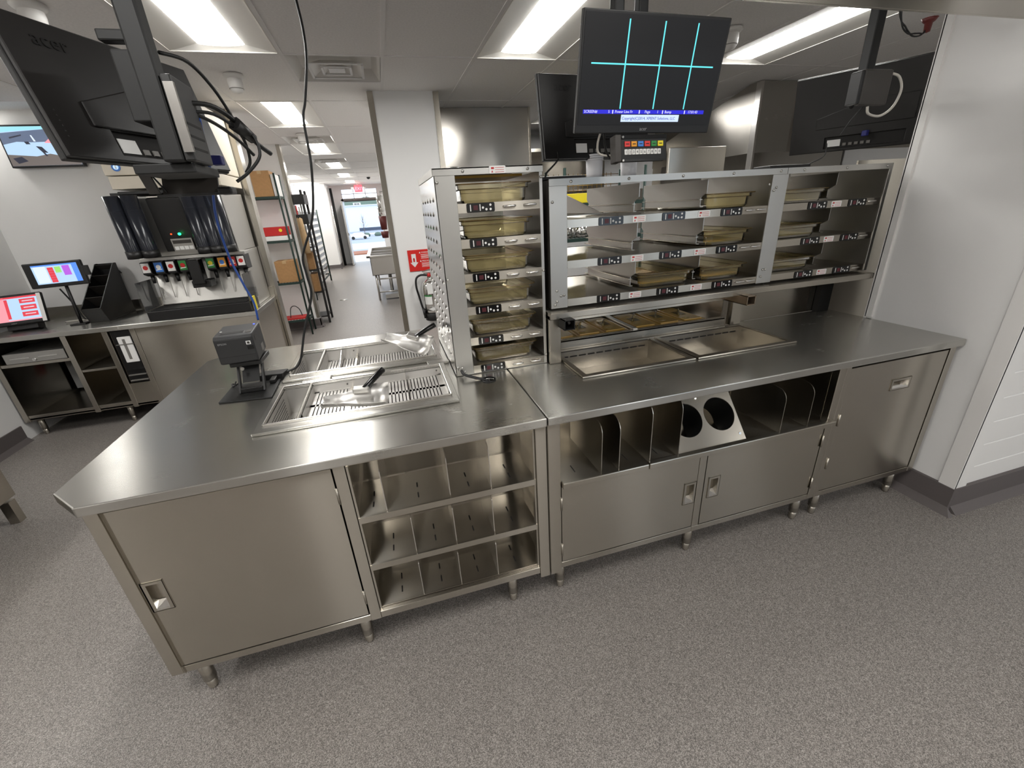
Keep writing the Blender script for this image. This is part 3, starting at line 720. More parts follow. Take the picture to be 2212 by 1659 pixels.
# ---------------- cold wells
def cold_well(x0, x1, label):
    y0, y1 = .288, .662
    t = thing('cold_well', label, 'cold well', ((x0+x1)/2, .475, T), 0, 'drop-in steel cold wells of the line counter')
    r = slab_holes([(x0,y0),(x1,y0),(x1,y1),(x0,y1)], [[(x0+.028,y0+.03),(x1-.024,y0+.03),(x1-.024,y1-.012),(x0+.028,y1-.012)]], T+.0006, T+.010)
    r.build('rim', 'steel', t, bev=.003)
    a0, a1, b0, b1, zf = x0+.026, x1-.022, y0+.028, y1-.010, T-.10
    b = MB()
    for q in ((a0,a0+.002,b0,b1,zf,T+.009),(a1-.002,a1,b0,b1,zf,T+.009),(a0,a1,b0,b0+.002,zf,T+.009),(a0,a1,b1-.002,b1,zf,T+.009),(a0,a1,b0,b1,zf-.002,zf)): b.box(*q)
    bo = b.build('basin', 'steel', t)
    n = 10; w_ = (a1-a0-.03)/n
    for i in range(n): MB().box(a0+.018+i*w_, a0+.018+(i+.78)*w_, b1-.0026, b1-.002, T-.028, T-.021).build('vent_slot', 'cavity', bo)
cold_well(.275, .858, 'empty cold well beside the warming tower'); cold_well(.872, 1.455, 'empty cold well nearer the right wall')
# ---------------- hot pan row behind, with amber lids
hp = thing('hot_pan_bay', 'raised steel bay holding the amber covered pans, behind the cold wells', 'pan bay', (.82, .9, T-.1))
MB().box(.27, 1.37, .703, .712, T-.02, .962).box(.27, 1.37, .703, .735, .955, .963).build('front_panel', 'steel', hp)
MB().box(.27, 1.37, 1.07, 1.08, T-.02, .99).build('back_panel', 'steel', hp)
MB().box(.27, 1.37, .712, 1.07, T-.06, T-.05).build('bottom', 'steel', hp)
MB().box(.772, .803, .712, 1.07, .955, .972).build('crossbar', 'steel_edge', hp, bev=.003)
lidn = 0
for gx in (.300, .806):
    for k in range(3):
        x0 = gx+k*.157; x1 = x0+.153; lidn += 1
        t = thing('pan_with_lid', ('first', 'second', 'third', 'fourth', 'fifth', 'sixth')[lidn-1]+' amber lidded pan from the warming tower, under the strip heaters', 'pan', ((x0+x1)/2, .9, .90), 0, 'amber lidded pans in the hot bay')
        MB().pan(x0, x1, .737, 1.065, .875, .956).build('pan_body', 'amber_lid', t)
        l = MB().box(x0, x1, .737, 1.065, .957, .961).box(x0+.018, x1-.018, .76, 1.04, .961, .967).build('lid', 'amber_lid', t, bev=.002)
        h = MB(); h.box(x0+.05, x1-.05, .86, .94, .967, .9695)
        h.tube([(x0+.045, .85, .968), (x0+.055, .87, .985), (x1-.055, .93, .985), (x1-.045, .95, .968)], .005, 6)
        h.tube([(x0+.03, .80, .968), (x0+.05, .785, .972), (x0+.07, .79, .968)], .003, 6)
        h.build('lid_handle', 'amber', l)
# ================================================================ controllers shared by the warming cabinets (local origin at panel centre, facing -y)
def rbox(w_, h_, r, n=4):
    p = []
    for cx, cz, a0 in ((w_/2-r, h_/2-r, 0), (-w_/2+r, h_/2-r, 90), (-w_/2+r, -h_/2+r, 180), (w_/2-r, -h_/2+r, 270)):
        for i in range(n+1):
            a = math.radians(a0+90*i/n); p.append((cx+r*math.cos(a), cz+r*math.sin(a)))
    return p
CTRL = MB().prism(rbox(.118, .036, .006), 'y', -.0025, 0).mesh('controller', 'black_gloss')
DISP = MB().box(-.031, -.012, -.0031, -.0026, -.009, .009).mesh('display', 'led_red')
BARS = MB().box(-.045, -.041, -.0031, -.0026, -.0125, .0125).mesh('slot_bar', 'white_plastic')
BTN = MB().cyl((0, -.0026, 0), (0, -.0034, 0), .0047, n=12).mesh('button', 'white_plastic')
STK = MB().prism(rbox(.068, .028, .004), 'y', -.0008, 0).mesh('warning_sticker', 'paper')
pr = MB().box(-.026, -.014, -.0013, -.0008, .002, .009); pr.prism([(-.026, -.010), (-.018, -.010), (-.022, -.002)], 'y', -.0013, -.0008)
for z in (.007, -.001, -.009): pr.box(-.010, .027, -.0013, -.0008, z-.0008, z+.0008)
PRT = pr.mesh('sticker_print', 'red')
def rel(parent, x, y, z): return tuple(WM[parent.name].inverted() @ Vector((x, y, z)))
def controller(parent, x, y, z, s=1.0):
    c = link('controller', CTRL, parent, rel(parent, x, y, z)); c.scale = (s, 1, 1)
    link('display', DISP, c); link('slot_bar', BARS, c); link('slot_bar', BARS, c, (.040, 0, 0))
    for bx, bz in ((.009, -.001), (.023, -.008), (.041, .0085), (.041, -.008)): link('button', BTN, c, (bx, 0, bz))
def sticker(parent, x, y, z):
    c = link('warning_sticker', STK, parent, rel(parent, x, y, z)); link('sticker_print', PRT, c)
HND = MB().tube([(-.026, 0, 0), (-.022, -.008, 0), (-.01, -.0105, 0), (.01, -.0105, 0), (.022, -.008, 0), (.026, 0, 0)], .0042, 6).mesh('pull', 'steel_edge')
def pull(parent, x, y, z): link('pull', HND, parent, rel(parent, x, y, z))
SCR = MB().lathe([(.0062, 0), (.0062, .002), (.004, .0045), (0, .005)], (0, 0, 0), 10); SCR.rot(Matrix.Rotation(math.pi/2, 4, 'X'))
SCRM = SCR.mesh('screw', 'galv')
def screw(parent, x, y, z, rz=0): link('screw', SCRM, parent, rel(parent, x, y, z), Matrix.Rotation(rz, 4, 'Z'))
# ---------------- warming tower
YF = .55
tw = thing('warming_tower', 'tall narrow steel warming cabinet of six shelves standing on the island counter', 'warming cabinet', (-.02, .87, T))
X0, X1, YB, ZT = -.247, .204, 1.20, 1.786
MB().box(X0, X0+.004, YF, YB, T+.002, ZT-.02).build('side_panel', 'chrome', tw)
MB().box(X1-.004, X1, YF+.004, YB, T+.002, ZT-.02).build('side_panel', 'galv', tw)
MB().box(X0-.002, X1+.002, YF-.003, YB, ZT-.004, ZT).box(X0-.002, X1+.002, YF-.003, YF, ZT-.026, ZT).box(X0-.004, X0-.002, YF, YB, ZT-.026, ZT).build('top_cap', 'galv', tw)
MB().box(X0, X0+.084, YF, YF+.004, T+.002, ZT-.026).build('front_stile', 'galv', tw, bev=.001)
MB().box(X1-.014, X1, YF, YF+.004, T+.002, ZT-.026).build('front_stile', 'galv', tw, bev=.001)
MB().box(X0, X1, YF+.004, YB, T+.002, T+.01).build('base_plate', 'galv', tw)
lv = MB()                                      # pressed louvre: half teardrop scoop standing off the side
vs = [(0,0,0)]; 
for i in range(7):
    a = math.pi*i/6; vs.append((0, .016*math.cos(a), .024*math.sin(a)-.006))
vs += [(-.0045, 0, .002), (-.004, .006, .0), (-.004, -.006, .0)]
lv.add(vs, [(1,2,8),(2,3,8),(3,4,8),(4,5,8),(5,6,8),(6,7,8),(1,8,9),(7,10,8)], False)
LVM = lv.mesh('louvre', 'chrome')
for i in range(13):
    for j in range(5): link('louvre', LVM, tw, rel(tw, X0, .64+j*.115+(.055 if i % 2 else 0), 1.0+i*.056))
ztop = (1.655, 1.5165, 1.375, 1.232, 1.09, .955)
for k, z in enumerate(ztop):
    sh = MB().box(X0+.084, X1-.014, YF, YF+.004, z-.036, z).box(X0+.004, X1-.004, YF+.004, YB-.01, z-.010, z-.004).box(X0+.004, X1-.004, YB-.012, YB, z-.036, z)
    sh.build('shelf', 'steel', tw)
    controller(tw, -.068, YF-.0004, z-.018); pull(tw, .055, YF, z-.018); pull(tw, .146, YF, z-.017)
for x, z in ((-.13, ZT-.013), (.14, ZT-.013), (-.236, ZT-.05), (.198, ZT-.045), (-.236, 1.36), (.198, 1.36), (-.236, .96), (-.215, .955), (-.205, .935), (.198, .96)): screw(tw, x, YF-.003, z)
sticker(tw, .012, YF-.0035, ZT-.012)
MB().cyl((-.222, YF, .945), (-.222, YF-.014, .945), .012, n=10).build('cord_gland', 'galv', tw)
MB().tube([(-.222, .535, .945), (-.215, .50, .938), (-.17, .475, .925), (-.125, .455, .912), (-.112, .45, .88)], .0065, 8).build('power_cord', 'cable_black', tw)
tag(MB().lathe([(.026, 0), (.034, .003), (.034, .005), (.026, .006)], (-.115, .452, T-.0005), 20).build('grommet', 'black'), 'black cord grommet in the countertop by the warming tower', 'grommet')
lm = MB().box(X0+.03, X1-.04, .70, 1.0, ZT-.03, ZT-.02).build('lamp_plate', 'brass', tw)
RK = ('top', 'second from top', 'third from top', 'third from bottom', 'second from bottom', 'bottom')
def food_pan(x0, x1, y0, y1, z, h, label, group, rack=False):
    t = thing('food_pan', label, 'food pan', ((x0+x1)/2, (y0+y1)/2, z), 0, group)
    MB().pan(x0, x1, y0, y1, z, z+h, .012, .012).build('tray', 'amber', t)
    MB().loop(x0, x1, y0, y1, z+h-.003, .036, .0022).loop(x0+.013, x1-.013, y0+.013, y1-.013, z+h*.72, .03, .0014).build('rim_edge', 'amber_edge', t)
    if rack:
        r = MB(); xa, xb = x0+.035, x1-.035
        r.tube([(xa,y0+.03,z+.022),(xb,y0+.03,z+.022),(xb,y1-.03,z+.022),(xa,y1-.03,z+.022),(xa,y0+.03,z+.022)], .0025, 5, False)
        for i in range(24):
            x = xa+(xb-xa)*(i+.5)/24; r.cyl((x, y0+.03, z+.022), (x, y1-.03, z+.022), .0014, n=4)
        for i in range(4):
            y = y0+.03+(y1-y0-.06)*(i+.5)/4; r.cyl((xa, y, z+.020), (xb, y, z+.020), .0016, n=4)
        for x in (xa, xb):
            for y in (y0+.05, y1-.05): r.cyl((x, y, z+.002), (x, y, z+.022), .002, n=4)
        r.build('wire_rack', 'brass', t)
for k, z in enumerate(ztop): food_pan(X0+.088, X1-.032, .572, 1.12, z-.0035, .078, 'amber food pan on the %s shelf of the warming tower' % RK[k], 'amber pans of the warming tower')
fo = MB(); fo.lathe([(0,0),(.04,.003),(.036,.014),(.02,.02),(0,.017)], (-.13, .75, ZT), 9)
tag(fo.build('foil_ball', 'foil'), 'crumpled foil on top of the warming tower', 'foil')
# ---------------- two warming shelf units on the stand
def shelf_unit(x0, x1, label, lanes, ctr, stk, right_post):
    zb, zt = 1.178, 1.73
    t = thing('warming_shelves', label, 'warming cabinet', ((x0+x1)/2, .86, 1.17))
    yb = 1.17
    MB().box(x0, x1, YF-.002, yb, zt-.004, zt).box(x0, x1, YF-.003, YF, zt-.027, zt).build('top_cap', 'galv', t)
    lp = .083 if x0 < 1 else .012
    MB().box(x0, x0+lp, YF, YF+.004, zb, zt-.027).build('front_post', 'galv', t, bev=.001)
    MB().box(x1-right_post, x1, YF-.004, YF+.004, zb, zt-.027).build('front_post', 'galv', t, bev=.002)
    MB().box(x0, x0+.004, YF+.004, yb, zb, zt).build('side_panel', 'dark_grey', t)
    MB().box(x1-.004, x1, YF+.004, yb, zb, zt).build('side_panel', 'galv', t)
    rows = (1.565, 1.39, 1.216)
    for k, z in enumerate(rows):
        MB().box(x0+lp, x1-right_post, YF, YF+.004, z-.034, z).box(x0+.004, x1-.004, YF+.004, yb, z-.010, z-.004).box(x0+.004, x1-.004, yb-.004, yb, z-.034, z).build('shelf', 'steel', t)
        top = (zt-.03, 1.565-.034, 1.39-.034)[k]
        for j, x in enumerate(lanes):
            prof = [(.60, top-.001), (1.155, top-.001), (1.155, z+.075), (1.13, z+.055), (1.13, z+.014), (.64, z+.014), (.64, z+.055), (.60, z+.075)]
            MB().prism(prof, 'x', x-.0015, x+.0015).build('lane_divider', 'galv', t)
            MB().box(x-.016, x+.0016, .63, 1.14, z+.044, z+.047).box(x-.016, x+.0016, .62, 1.15, z+.011, z+.014).build('pan_slide', 'steel', t)
        for x in ctr: controller(t, x, YF-.0004, z-.017, 1.04)
        for x in stk: sticker(t, x, YF-.0004, z-.017)
        xe = x1-right_post
        if right_post > .03: pull(t, xe-.105, YF, z-.016); pull(t, xe-.04, YF, z-.016)
        else: pull(t, xe-.07, YF, z-.016)
    n = 4 if x0 < 1 else 2
    for i in range(n+1): screw(t, x0+.1+i*(x1-x0-.14)/n, YF-.0035, zt-.013)
    for dx, z in ((.015, 1.64), (.03, 1.26), (.05, 1.235), (.065, 1.237), (.03, 1.21), (.02, 1.195)) if x0 < 1 else ((-.1, 1.66),): screw(t, x0+dx, YF-.001, z)
    if right_post > .03:
        for dx, z in ((-.055, 1.645), (-.068, 1.632), (-.055, 1.25), (-.04, 1.25), (-.06, 1.215)): screw(t, x1+dx, YF-.005, z)
    return t
u1 = shelf_unit(.232, 1.479, 'wide three-tier steel warming shelves of three lanes, on the stand over the cold wells', (.697, 1.067), (.5285, .855, 1.18), (.672, 1.023), .084)
u2 = shelf_unit(1.4815, 2.17, 'narrower three-tier steel warming shelves of two lanes, against the right wall', (1.872,), (1.712, 1.981), (1.838,), .022)
MB().prism([(.62, 1.58), (1.13, 1.58), (1.13, 1.69)], 'x', .52, .523).build('gusset', 'galv', u1)
food_pan(1.09, 1.375, .60, 1.13, 1.5625, .072, 'amber food pan on the top tier of the wide warming shelves', 'amber pans of the warming shelves')
food_pan(1.085, 1.375, .585, 1.13, 1.3875, .075, 'amber food pan with wire rack on the middle tier of the wide warming shelves', 'amber pans of the warming shelves', True)
food_pan(.715, 1.045, .585, 1.13, 1.2135, .072, 'amber food pan with wire rack in the middle lane of the bottom tier', 'amber pans of the warming shelves', True)
food_pan(1.085, 1.375, .585, 1.13, 1.2135, .075, 'amber food pan with wire rack in the right lane of the bottom tier', 'amber pans of the warming shelves', True)
for k, z in enumerate((1.565, 1.39, 1.216)):
    food_pan(1.51, 1.85, .60, 1.13, z-.0035, .07, 'amber food pan on the %s tier of the narrower warming shelves' % ('top', 'middle', 'bottom')[k], 'amber pans of the warming shelves')
# cups and odds on top
for x, lab in ((.525, 'nearer the warming tower'), (.705, 'under the key pad')):
    t = thing('cup_stack', 'stack of white paper cups on the wide warming shelves, '+lab, 'cups', (x, .72, 1.73), 0, 'white cup stacks')
    MB().lathe([(0,.0),(.036,0),(.037,.02),(.0385,.075),(0,.075)], (x, .72, 1.731), 24).build('cup', 'cup_white', t)
    for i in range(3): MB().lathe([(.0385,.0),(.041,.001),(.041,.006),(.039,.008),(0,.008)], (x, .72, 1.806+i*.009), 24).build('cup_rim', 'cup_white', t)
tag(MB().box(.245, .50, .76, 1.12, 1.7305, 1.752).build('black_tray', 'black', bev=.004), 'flat black tray on the warming shelves beside the tower', 'tray')
tag(MB().box(1.205, 1.60, 1.13, 1.15, 1.7305, 1.893).build('steel_shield', 'steel', bev=.003), 'plain grey steel shield standing behind the wide warming shelves', 'shield')
tag(MB().box(1.62, 1.90, .80, .92, 1.7305, 1.758).build('key_bar', 'black', bev=.004), 'black key bar lying on the narrower warming shelves', 'key bar')
# ================================================================ hanging screens
def rect_frame(TL, TR, BL):
    TL, TR, BL = Vector(TL), Vector(TR), Vector(BL)
    u = (TR-TL).normalized(); v = (TL-BL); v = (v-u*v.dot(u)).normalized(); n = u.cross(v)   # n points away from the viewer? (u x up)
    y = v.cross(u)                             # local y: away from the viewer
    c = (TR+BL)/2; M = Matrix.Identity(4)
    for i in range(3): M[i][0], M[i][1], M[i][2], M[i][3] = u[i], y[i], v[i], c[i]
    return M, (TR-TL).length, (TL-BL).length
def monitor(TL, TR, BL, label, screen_near, logo=True):
    M, W_, H_ = rect_frame(TL, TR, BL)
    t = thing('monitor', label, 'monitor', M=M)
    if screen_near:
        MB().box(-W_/2, W_/2, 0, .018, -H_/2, H_/2).build('bezel', 'black', t, local=True, bev=.003)
        MB().box(-W_/2+.008, W_/2-.008, -.0012, 0, -H_/2+.026, H_/2-.008).build('screen', 'screen_black', t, local=True)
        MB().box(-W_*.42, W_*.42, .018, .05, -H_*.42, H_*.3).build('back_shell', 'monitor_back', t, local=True, bev=.012)
        if logo: words('maker_lettering', 'acer', .017, 'logo_grey', t, (-.022, -.002, -H_/2+.009))
    else:                                      # the back is towards the viewer
        MB().box(-W_/2, W_/2, .012, .03, -H_/2, H_/2).build('bezel', 'black', t, local=True, bev=.003)
        MB().box(-W_/2+.01, W_/2-.01, .03, .0312, -H_/2+.024, H_/2-.01).build('screen', 'screen_black', t, local=True)
        b = slab_holes([(-W_/2+.004,-H_/2+.004),(W_/2-.004,-H_/2+.004),(W_/2-.004,H_/2-.004),(-W_/2+.004,H_/2-.004)], [[(-W_*.22,-H_/2+.02),(W_*.34,-H_/2+.02),(W_*.34,-H_/2+.085),(-W_*.22,-H_/2+.085)]], 0, .014)
        b.v = [(p[0], p[2], p[1]) for p in b.v]; bo = b.build('back_shell', 'monitor_back', t, local=True, bev=.003)
        MB().prism([(-W_*.3, -.08), (W_*.38, -.08), (W_*.38, .05), (W_*.05, .05), (-W_*.3, -.02)], 'y', -.006, 0).build('back_bulge', 'monitor_back', t, local=True, bev=.004)
        MB().box(-W_*.22, W_*.34, .010, .0125, -H_/2+.02, -H_/2+.085).build('port_bay', 'cavity', t, local=True)
        MB().box(-W_*.20, -W_*.10, .008, .0098, -H_/2+.03, -H_/2+.068).build('rating_label', 'paper', t, local=True)
        for i in range(5): MB().box(-W_*.08+i*.03, -W_*.08+i*.03+.018, .006, .0098, -H_/2+.03, -H_/2+.045).build('port', 'grey_plastic', t, local=True)
        if logo: words('maker_lettering', 'acer', .05, 'logo_dark', t, (-W_*.37, -.0015, H_*.30))
        for i in range(6): MB().cyl((-W_/2+.03, -.001, -H_*.16-i*.012), (-W_/2+.03, .001, -H_*.16-i*.012), .002, n=6).build('speaker_hole', 'cavity', bo, local=True)
    return t, W_, H_
# order screen facing the viewer
t, W_, H_ = monitor((.237,.225,2.189), (.788,.226,2.183), (.233,.286,1.857), 'black order screen with a cyan grid facing the viewer, hung from the ceiling', True)
sx0, sx1, sz0, sz1 = -W_/2+.012, W_/2-.012, -H_/2+.03, H_/2-.012; yy = -.0016
sw, sh_ = sx1-sx0, sz1-sz0
for f_ in (.29, .54, .78): MB().box(sx0+sw*f_-.0024, sx0+sw*f_+.0024, yy-.0002, yy, sz0+.045, sz1-.008).build('grid_line', 'cyan_line', t, local=True)
MB().box(sx0+.028, sx1-.026, yy-.0002, yy, sz0+sh_*.57, sz0+sh_*.57+.0042).build('grid_line', 'cyan_line', t, local=True)
bar = MB().box(sx0+.012, sx1-.026, yy-.0003, yy, sz0+.030, sz0+.042).build('status_bar', 'blue_bar', t, local=True)
for s_, f_ in (('SCREEN#', .03), ('5', .205), ('Power Line Fr', .255), ('Page', .48), ('1', .575), ('Bump', .635), ('17:01:43', .82)): words('status_text', s_, .0122, 'screen_text', bar, (sx0+sw*f_, yy-.0006, sz0+.0325))
for f_ in (.235, .435, .615, .79): MB().box(sx0+sw*f_, sx0+sw*f_+.004, yy-.0006, yy-.0003, sz0+.0305, sz0+.0415).build('bar_tick', 'screen_text', bar, local=True)
cb = MB().box(sx0+sw*.305, sx0+sw*.755, yy-.0003, yy, sz0+.006, sz0+.0275).build('notice_bar', 'pale_bar', t, local=True)
words('notice_text', 'Copyright(C)2014, XPIENT Solutions, LLC', .0125, 'screen_text_blue', cb, (sx0+sw*.312, yy-.0006, sz0+.0125))
# the other three, seen from behind
monitor((.261,.735,2.150), (.812,.776,2.149), (.264,.680,1.812), 'black monitor seen from behind, half hidden by the order screen', False)
tl, WL, HL = monitor((-1.269,.208,2.139), (-1.038,.709,2.136), (-1.201,.176,1.813), 'large black monitor back tilted on a pole at upper left', False)
monitor((2.178,1.26,2.257), (2.479,.622,2.25), (2.257,1.302,1.837), 'black monitor back behind the right wall, below a white cable loop', False, False)
# ceiling poles and mounts
def pole(x, y, z0, r, label, plate=True):
    t = thing('ceiling_pole', label, 'mounting pole', (x, y, H), 0, 'black ceiling poles of the screens')
    MB().box(x-r, x+r, y-r, y+r, z0, H).build('tube', 'black_matte', t, bev=.006)
    MB().lathe([(0,0),(.07,0),(.07,-.008),(.045,-.03),(0,-.03)], (x, y, H), 16).build('flange', 'black_matte', t)
    return t
p1 = pole(-.985, .235, 1.80, .026, 'thick black ceiling pole carrying the upper left monitor')
# bracket plates between pole and monitor
MB().box(-1.075, -1.012, .235, .27, 2.075, 2.10).box(-1.06, -1.0, .24, .36, 1.90, 2.06).build('bracket', 'black_matte', p1, bev=.004)
pb = MB().box(-.955, -.93, .20, .34, 1.80, 2.00).build('pc_box', 'black', p1, bev=.004)
for z in (1.83, 1.86, 1.89): MB().box(-.931, -.929, .22, .32, z, z+.006).build('vent_slot', 'cavity', pb)
MB().box(-.948, -.925, .188, .199, 1.82, 1.98).build('drive_panel', 'steel_edge', pb)
MB().box(-1.10, -.95, .24, .44, 1.775, 1.80).build('keypad_bracket', 'black_matte', p1, bev=.003)
kr = thing('bump_bar_holder', 'grey holder plate with a flat arm hanging under the upper left monitor', 'holder', (-1.08, .50, 1.76))
MB().prism([(-1.205,1.835),(-1.172,1.835),(-1.150,1.738),(-1.183,1.738)], 'y', .49, .50).build('arm', 'dark_grey', kr, bev=.002)
MB().prism([(.505, 1.735), (.515, 1.735), (.545, 1.79), (.535, 1.79)], 'x', -1.15, -.985).build('plate', 'dark_grey', kr)
MB().box(-1.165, -.975, .495, .515, 1.728, 1.736).build('front_lip', 'black', kr)
MB().box(-1.15, -.99, .44, .55, 1.792, 1.80).build('slide_rail', 'black', kr); MB().cyl((-1.165,.50,1.80), (-1.135,.50,1.742), .003, n=6).build('rod', 'black', kr)
MB().box(-.985, -.94, .49, .55, 1.728, 1.752).build('key_bar_end', 'black', kr, bev=.006)
pole(.445, .40, 2.00, .02, 'left one of the two black poles above the order screen'); pole(.60, .50, 2.0, .02, 'right one of the two black poles above the order screen')
MB()
mt = thing('mount_arm', 'black steel mount arm behind the order screen', 'mount', (.5, .42, 2.02))
MB().box(.40, .62, .30, .34, 1.93, 2.07).build('plate', 'black_matte', mt); MB().box(.42, .60, .34, .52, 1.99, 2.03).build('arm', 'black_matte', mt)
p4 = pole(1.885, .587, 2.04, .024, 'black ceiling pole in front of the monitor behind the right wall')
MB().cyl((1.885,.587,2.06), (2.30,.96,2.06), .012, n=8).build('monitor_arm', 'black_matte', p4)
bx = thing('mini_pc', 'flat dark grey box on the right ceiling pole with a white cable', 'computer', (1.83, .48, 1.97))
MB().box(1.745, 1.915, .472, .502, 1.975, 2.116).build('case', 'dark_grey', bx, bev=.008)
MB().box(1.732, 1.757, .476, .535, 1.98, 2.112).build('cover', 'black', bx, bev=.005)
MB().box(1.80, 1.89, .502, .57, 2.03, 2.08).build('clamp', 'black_matte', bx)
sc85 = lambda q: tuple(c+.85*(v-c) for v, c in zip(q, (CX, CY, CZ)))
tag(MB().tube([sc85(q) for q in ((2.33,.80,2.185),(2.40,.80,2.17),(2.44,.80,2.11),(2.41,.80,2.03),(2.33,.80,1.985),(2.24,.80,1.995),(2.22,.80,2.03))], .0055, 8).build('white_cable', 'cable_white'), 'white cable looping round the dark box on the right pole', 'cable')
tag(MB().tube([sc85(q) for q in ((2.20,.81,2.03),(2.17,.84,1.97),(2.15,.87,1.9))], .0025, 6).build('black_cable', 'cable_black'), 'thin black cable under the dark box on the right pole', 'cable')
tag(MB().tube([(2.16,.95,1.87),(2.13,.92,1.82),(2.06,.88,1.79),(1.98,.86,1.77),(1.90,.84,1.75)], .003, 6).build('black_cable', 'cable_black'), 'thin black cable hanging to the narrower warming shelves', 'cable')
# key pad below the order screen
kp = thing('key_pad', 'black key pad with coloured keys under the order screen', 'key pad', M=frame((.5, .275, 1.806), (1, .0, 0), (0, .12, 1)))
MB().box(-.105, .102, 0, .03, -.042, .042).build('case', 'black', kp, local=True, bev=.004)
MB().box(-.112, -.088, -.002, .04, -.045, .045).build('end_cap', 'dark_grey', kp, local=True, bev=.003)
MB().box(-.088, .1, -.0022, 0, .030, .043).box(-.088, .1, -.0022, 0, -.044, -.036).build('edge_strip', 'black_gloss', kp, local=True)
for i, c in enumerate(('key_red', 'key_orange', 'key_blue', 'key_red', 'key_green', 'key_yellow')):
    k = MB().box(-.075+i*.0275, -.0525+i*.0275, -.003, 0, .004, .022).build('key', c, kp, local=True, bev=.001)
    MB().box(-.070+i*.0275, -.0575+i*.0275, -.0034, -.003, .0115, .0145).build('key_print', 'black', k, local=True)
for i in range(10):
    k = MB().box(-.0755+i*.0153, -.0625+i*.0153, -.003, 0, -.022, -.004).build('key', 'white_plastic', kp, local=True, bev=.001)
    words('key_digit', str((i+1) % 10), .013, 'black', k, (-.0725+i*.0153, -.0034, -.0175))
for x, z in ((-.083, .036), (-.083, -.041)): MB().cyl((x, -.006, z), (x, -.002, z), .004, n=8).build('screw', 'chrome', kp, local=True)
for i, (pts, c, lab) in enumerate(((((.34,.30,1.86),(.345,.33,1.83),(.36,.35,1.80),(.40,.34,1.79),(.44,.32,1.80)), 'cable_white', 'white cable drooping left of the key pad'),
        (((.36,.31,1.86),(.375,.33,1.82),(.40,.34,1.785),(.42,.33,1.80),(.43,.32,1.84)), 'cable_black', 'black cable loop left of the key pad'),
        (((.33,.70,1.86),(.33,.68,1.82),(.31,.66,1.80),(.27,.62,1.775),(.235,.58,1.755),(.222,.565,1.735)), 'cable_black', 'thin black cable running down to the gap by the warming tower'))):
    tag(MB().tube(pts, .004, 6).build('cable', c), lab, 'cable')
# cable bundle at the upper left monitor
for i, (pts, r, lab) in enumerate((
    (((-.97,.30,2.07),(-.93,.38,2.07),(-.90,.45,2.02),(-.88,.50,1.95)), .005, 'black cable arching from the top of the upper left pole'),
    (((-.96,.28,1.95),(-.90,.36,1.96),(-.86,.44,1.93),(-.83,.50,1.88),(-.80,.54,1.85)), .007, 'thick tied cable bundle sticking out behind the upper left monitor'),
    (((-.96,.29,1.93),(-.90,.37,1.94),(-.86,.45,1.90),(-.86,.49,1.83),(-.88,.48,1.79)), .005, 'black cable curling below the tied bundle'),
    (((-.87,.46,1.92),(-.83,.47,1.90),(-.82,.46,1.84),(-.86,.44,1.79),(-.90,.42,1.76)), .005, 'black cable loop hanging at the right of the upper left monitor'),
    (((-.96,.30,1.94),(-.91,.36,1.92),(-.87,.42,1.885),(-.84,.47,1.84)), .005, 'lowest black cable of the tied bundle'))):
    tag(MB().tube(pts, r, 6).build('cable', 'cable_black'), lab, 'cable')
tag(MB().cyl((-.865,.43,1.925), (-.835,.49,1.89), .022, .016, 10).build('cable_wrap', 'black'), 'black wrap round the tied cable bundle at upper left', 'cable wrap')
tag(MB().box(-1.0, -.965, .565, .60, 1.825, 1.855).build('video_plug', 'plug_blue', bev=.004), 'blue video plug behind the upper left monitor', 'plug')
tag(MB().box(1.915, 1.945, .50, .53, 2.03, 2.06).build('video_plug', 'plug_blue', bev=.004), 'blue video plug beside the dark box on the right pole', 'plug')
tag(MB().box(2.385, 2.41, .90, .93, 1.90, 1.93).build('video_plug', 'plug_blue', bev=.004), 'blue video plug in the port bay of the right monitor', 'plug')
tag(MB().tube([(-.93,.33,1.92),(-1.02,.60,1.80),(-1.10,.78,1.66),(-1.12,.86,1.50),(-1.10,.87,1.38),(-1.085,.88,1.30),(-1.09,.89,1.215)], .0045, 8).build('blue_cable', 'cable_blue'), 'blue network cable hanging down to the receipt printer', 'cable')
HC = thing('drop_cord', 'long wavy black cord hanging from the ceiling to the receipt printer', 'cord', (-.665, 1.1, H))
MB().lathe([(0,0),(.03,0),(.026,-.02),(.008,-.04),(0,-.04)], (-.665, 1.1, H), 12).build('ceiling_cap', 'black', HC)
MB().tube([(-.665,1.1,2.56),(-.664,1.1,2.50),(-.655,1.05,2.36),(-.662,1.0,2.24),(-.70,1.0,2.1),(-.722,1.0,2.03),(-.73,1.0,1.86),(-.762,1.0,1.68),(-.80,1.0,1.58),(-.855,1.0,1.47),(-.857,1.0,1.38),(-.86,1.0,1.28),(-.925,.98,1.12),(-.968,.96,.99),(-1.0,.945,.945),(-1.06,.92,.935)], .0055, 8).build('hanging_cord', 'cable_black', HC)
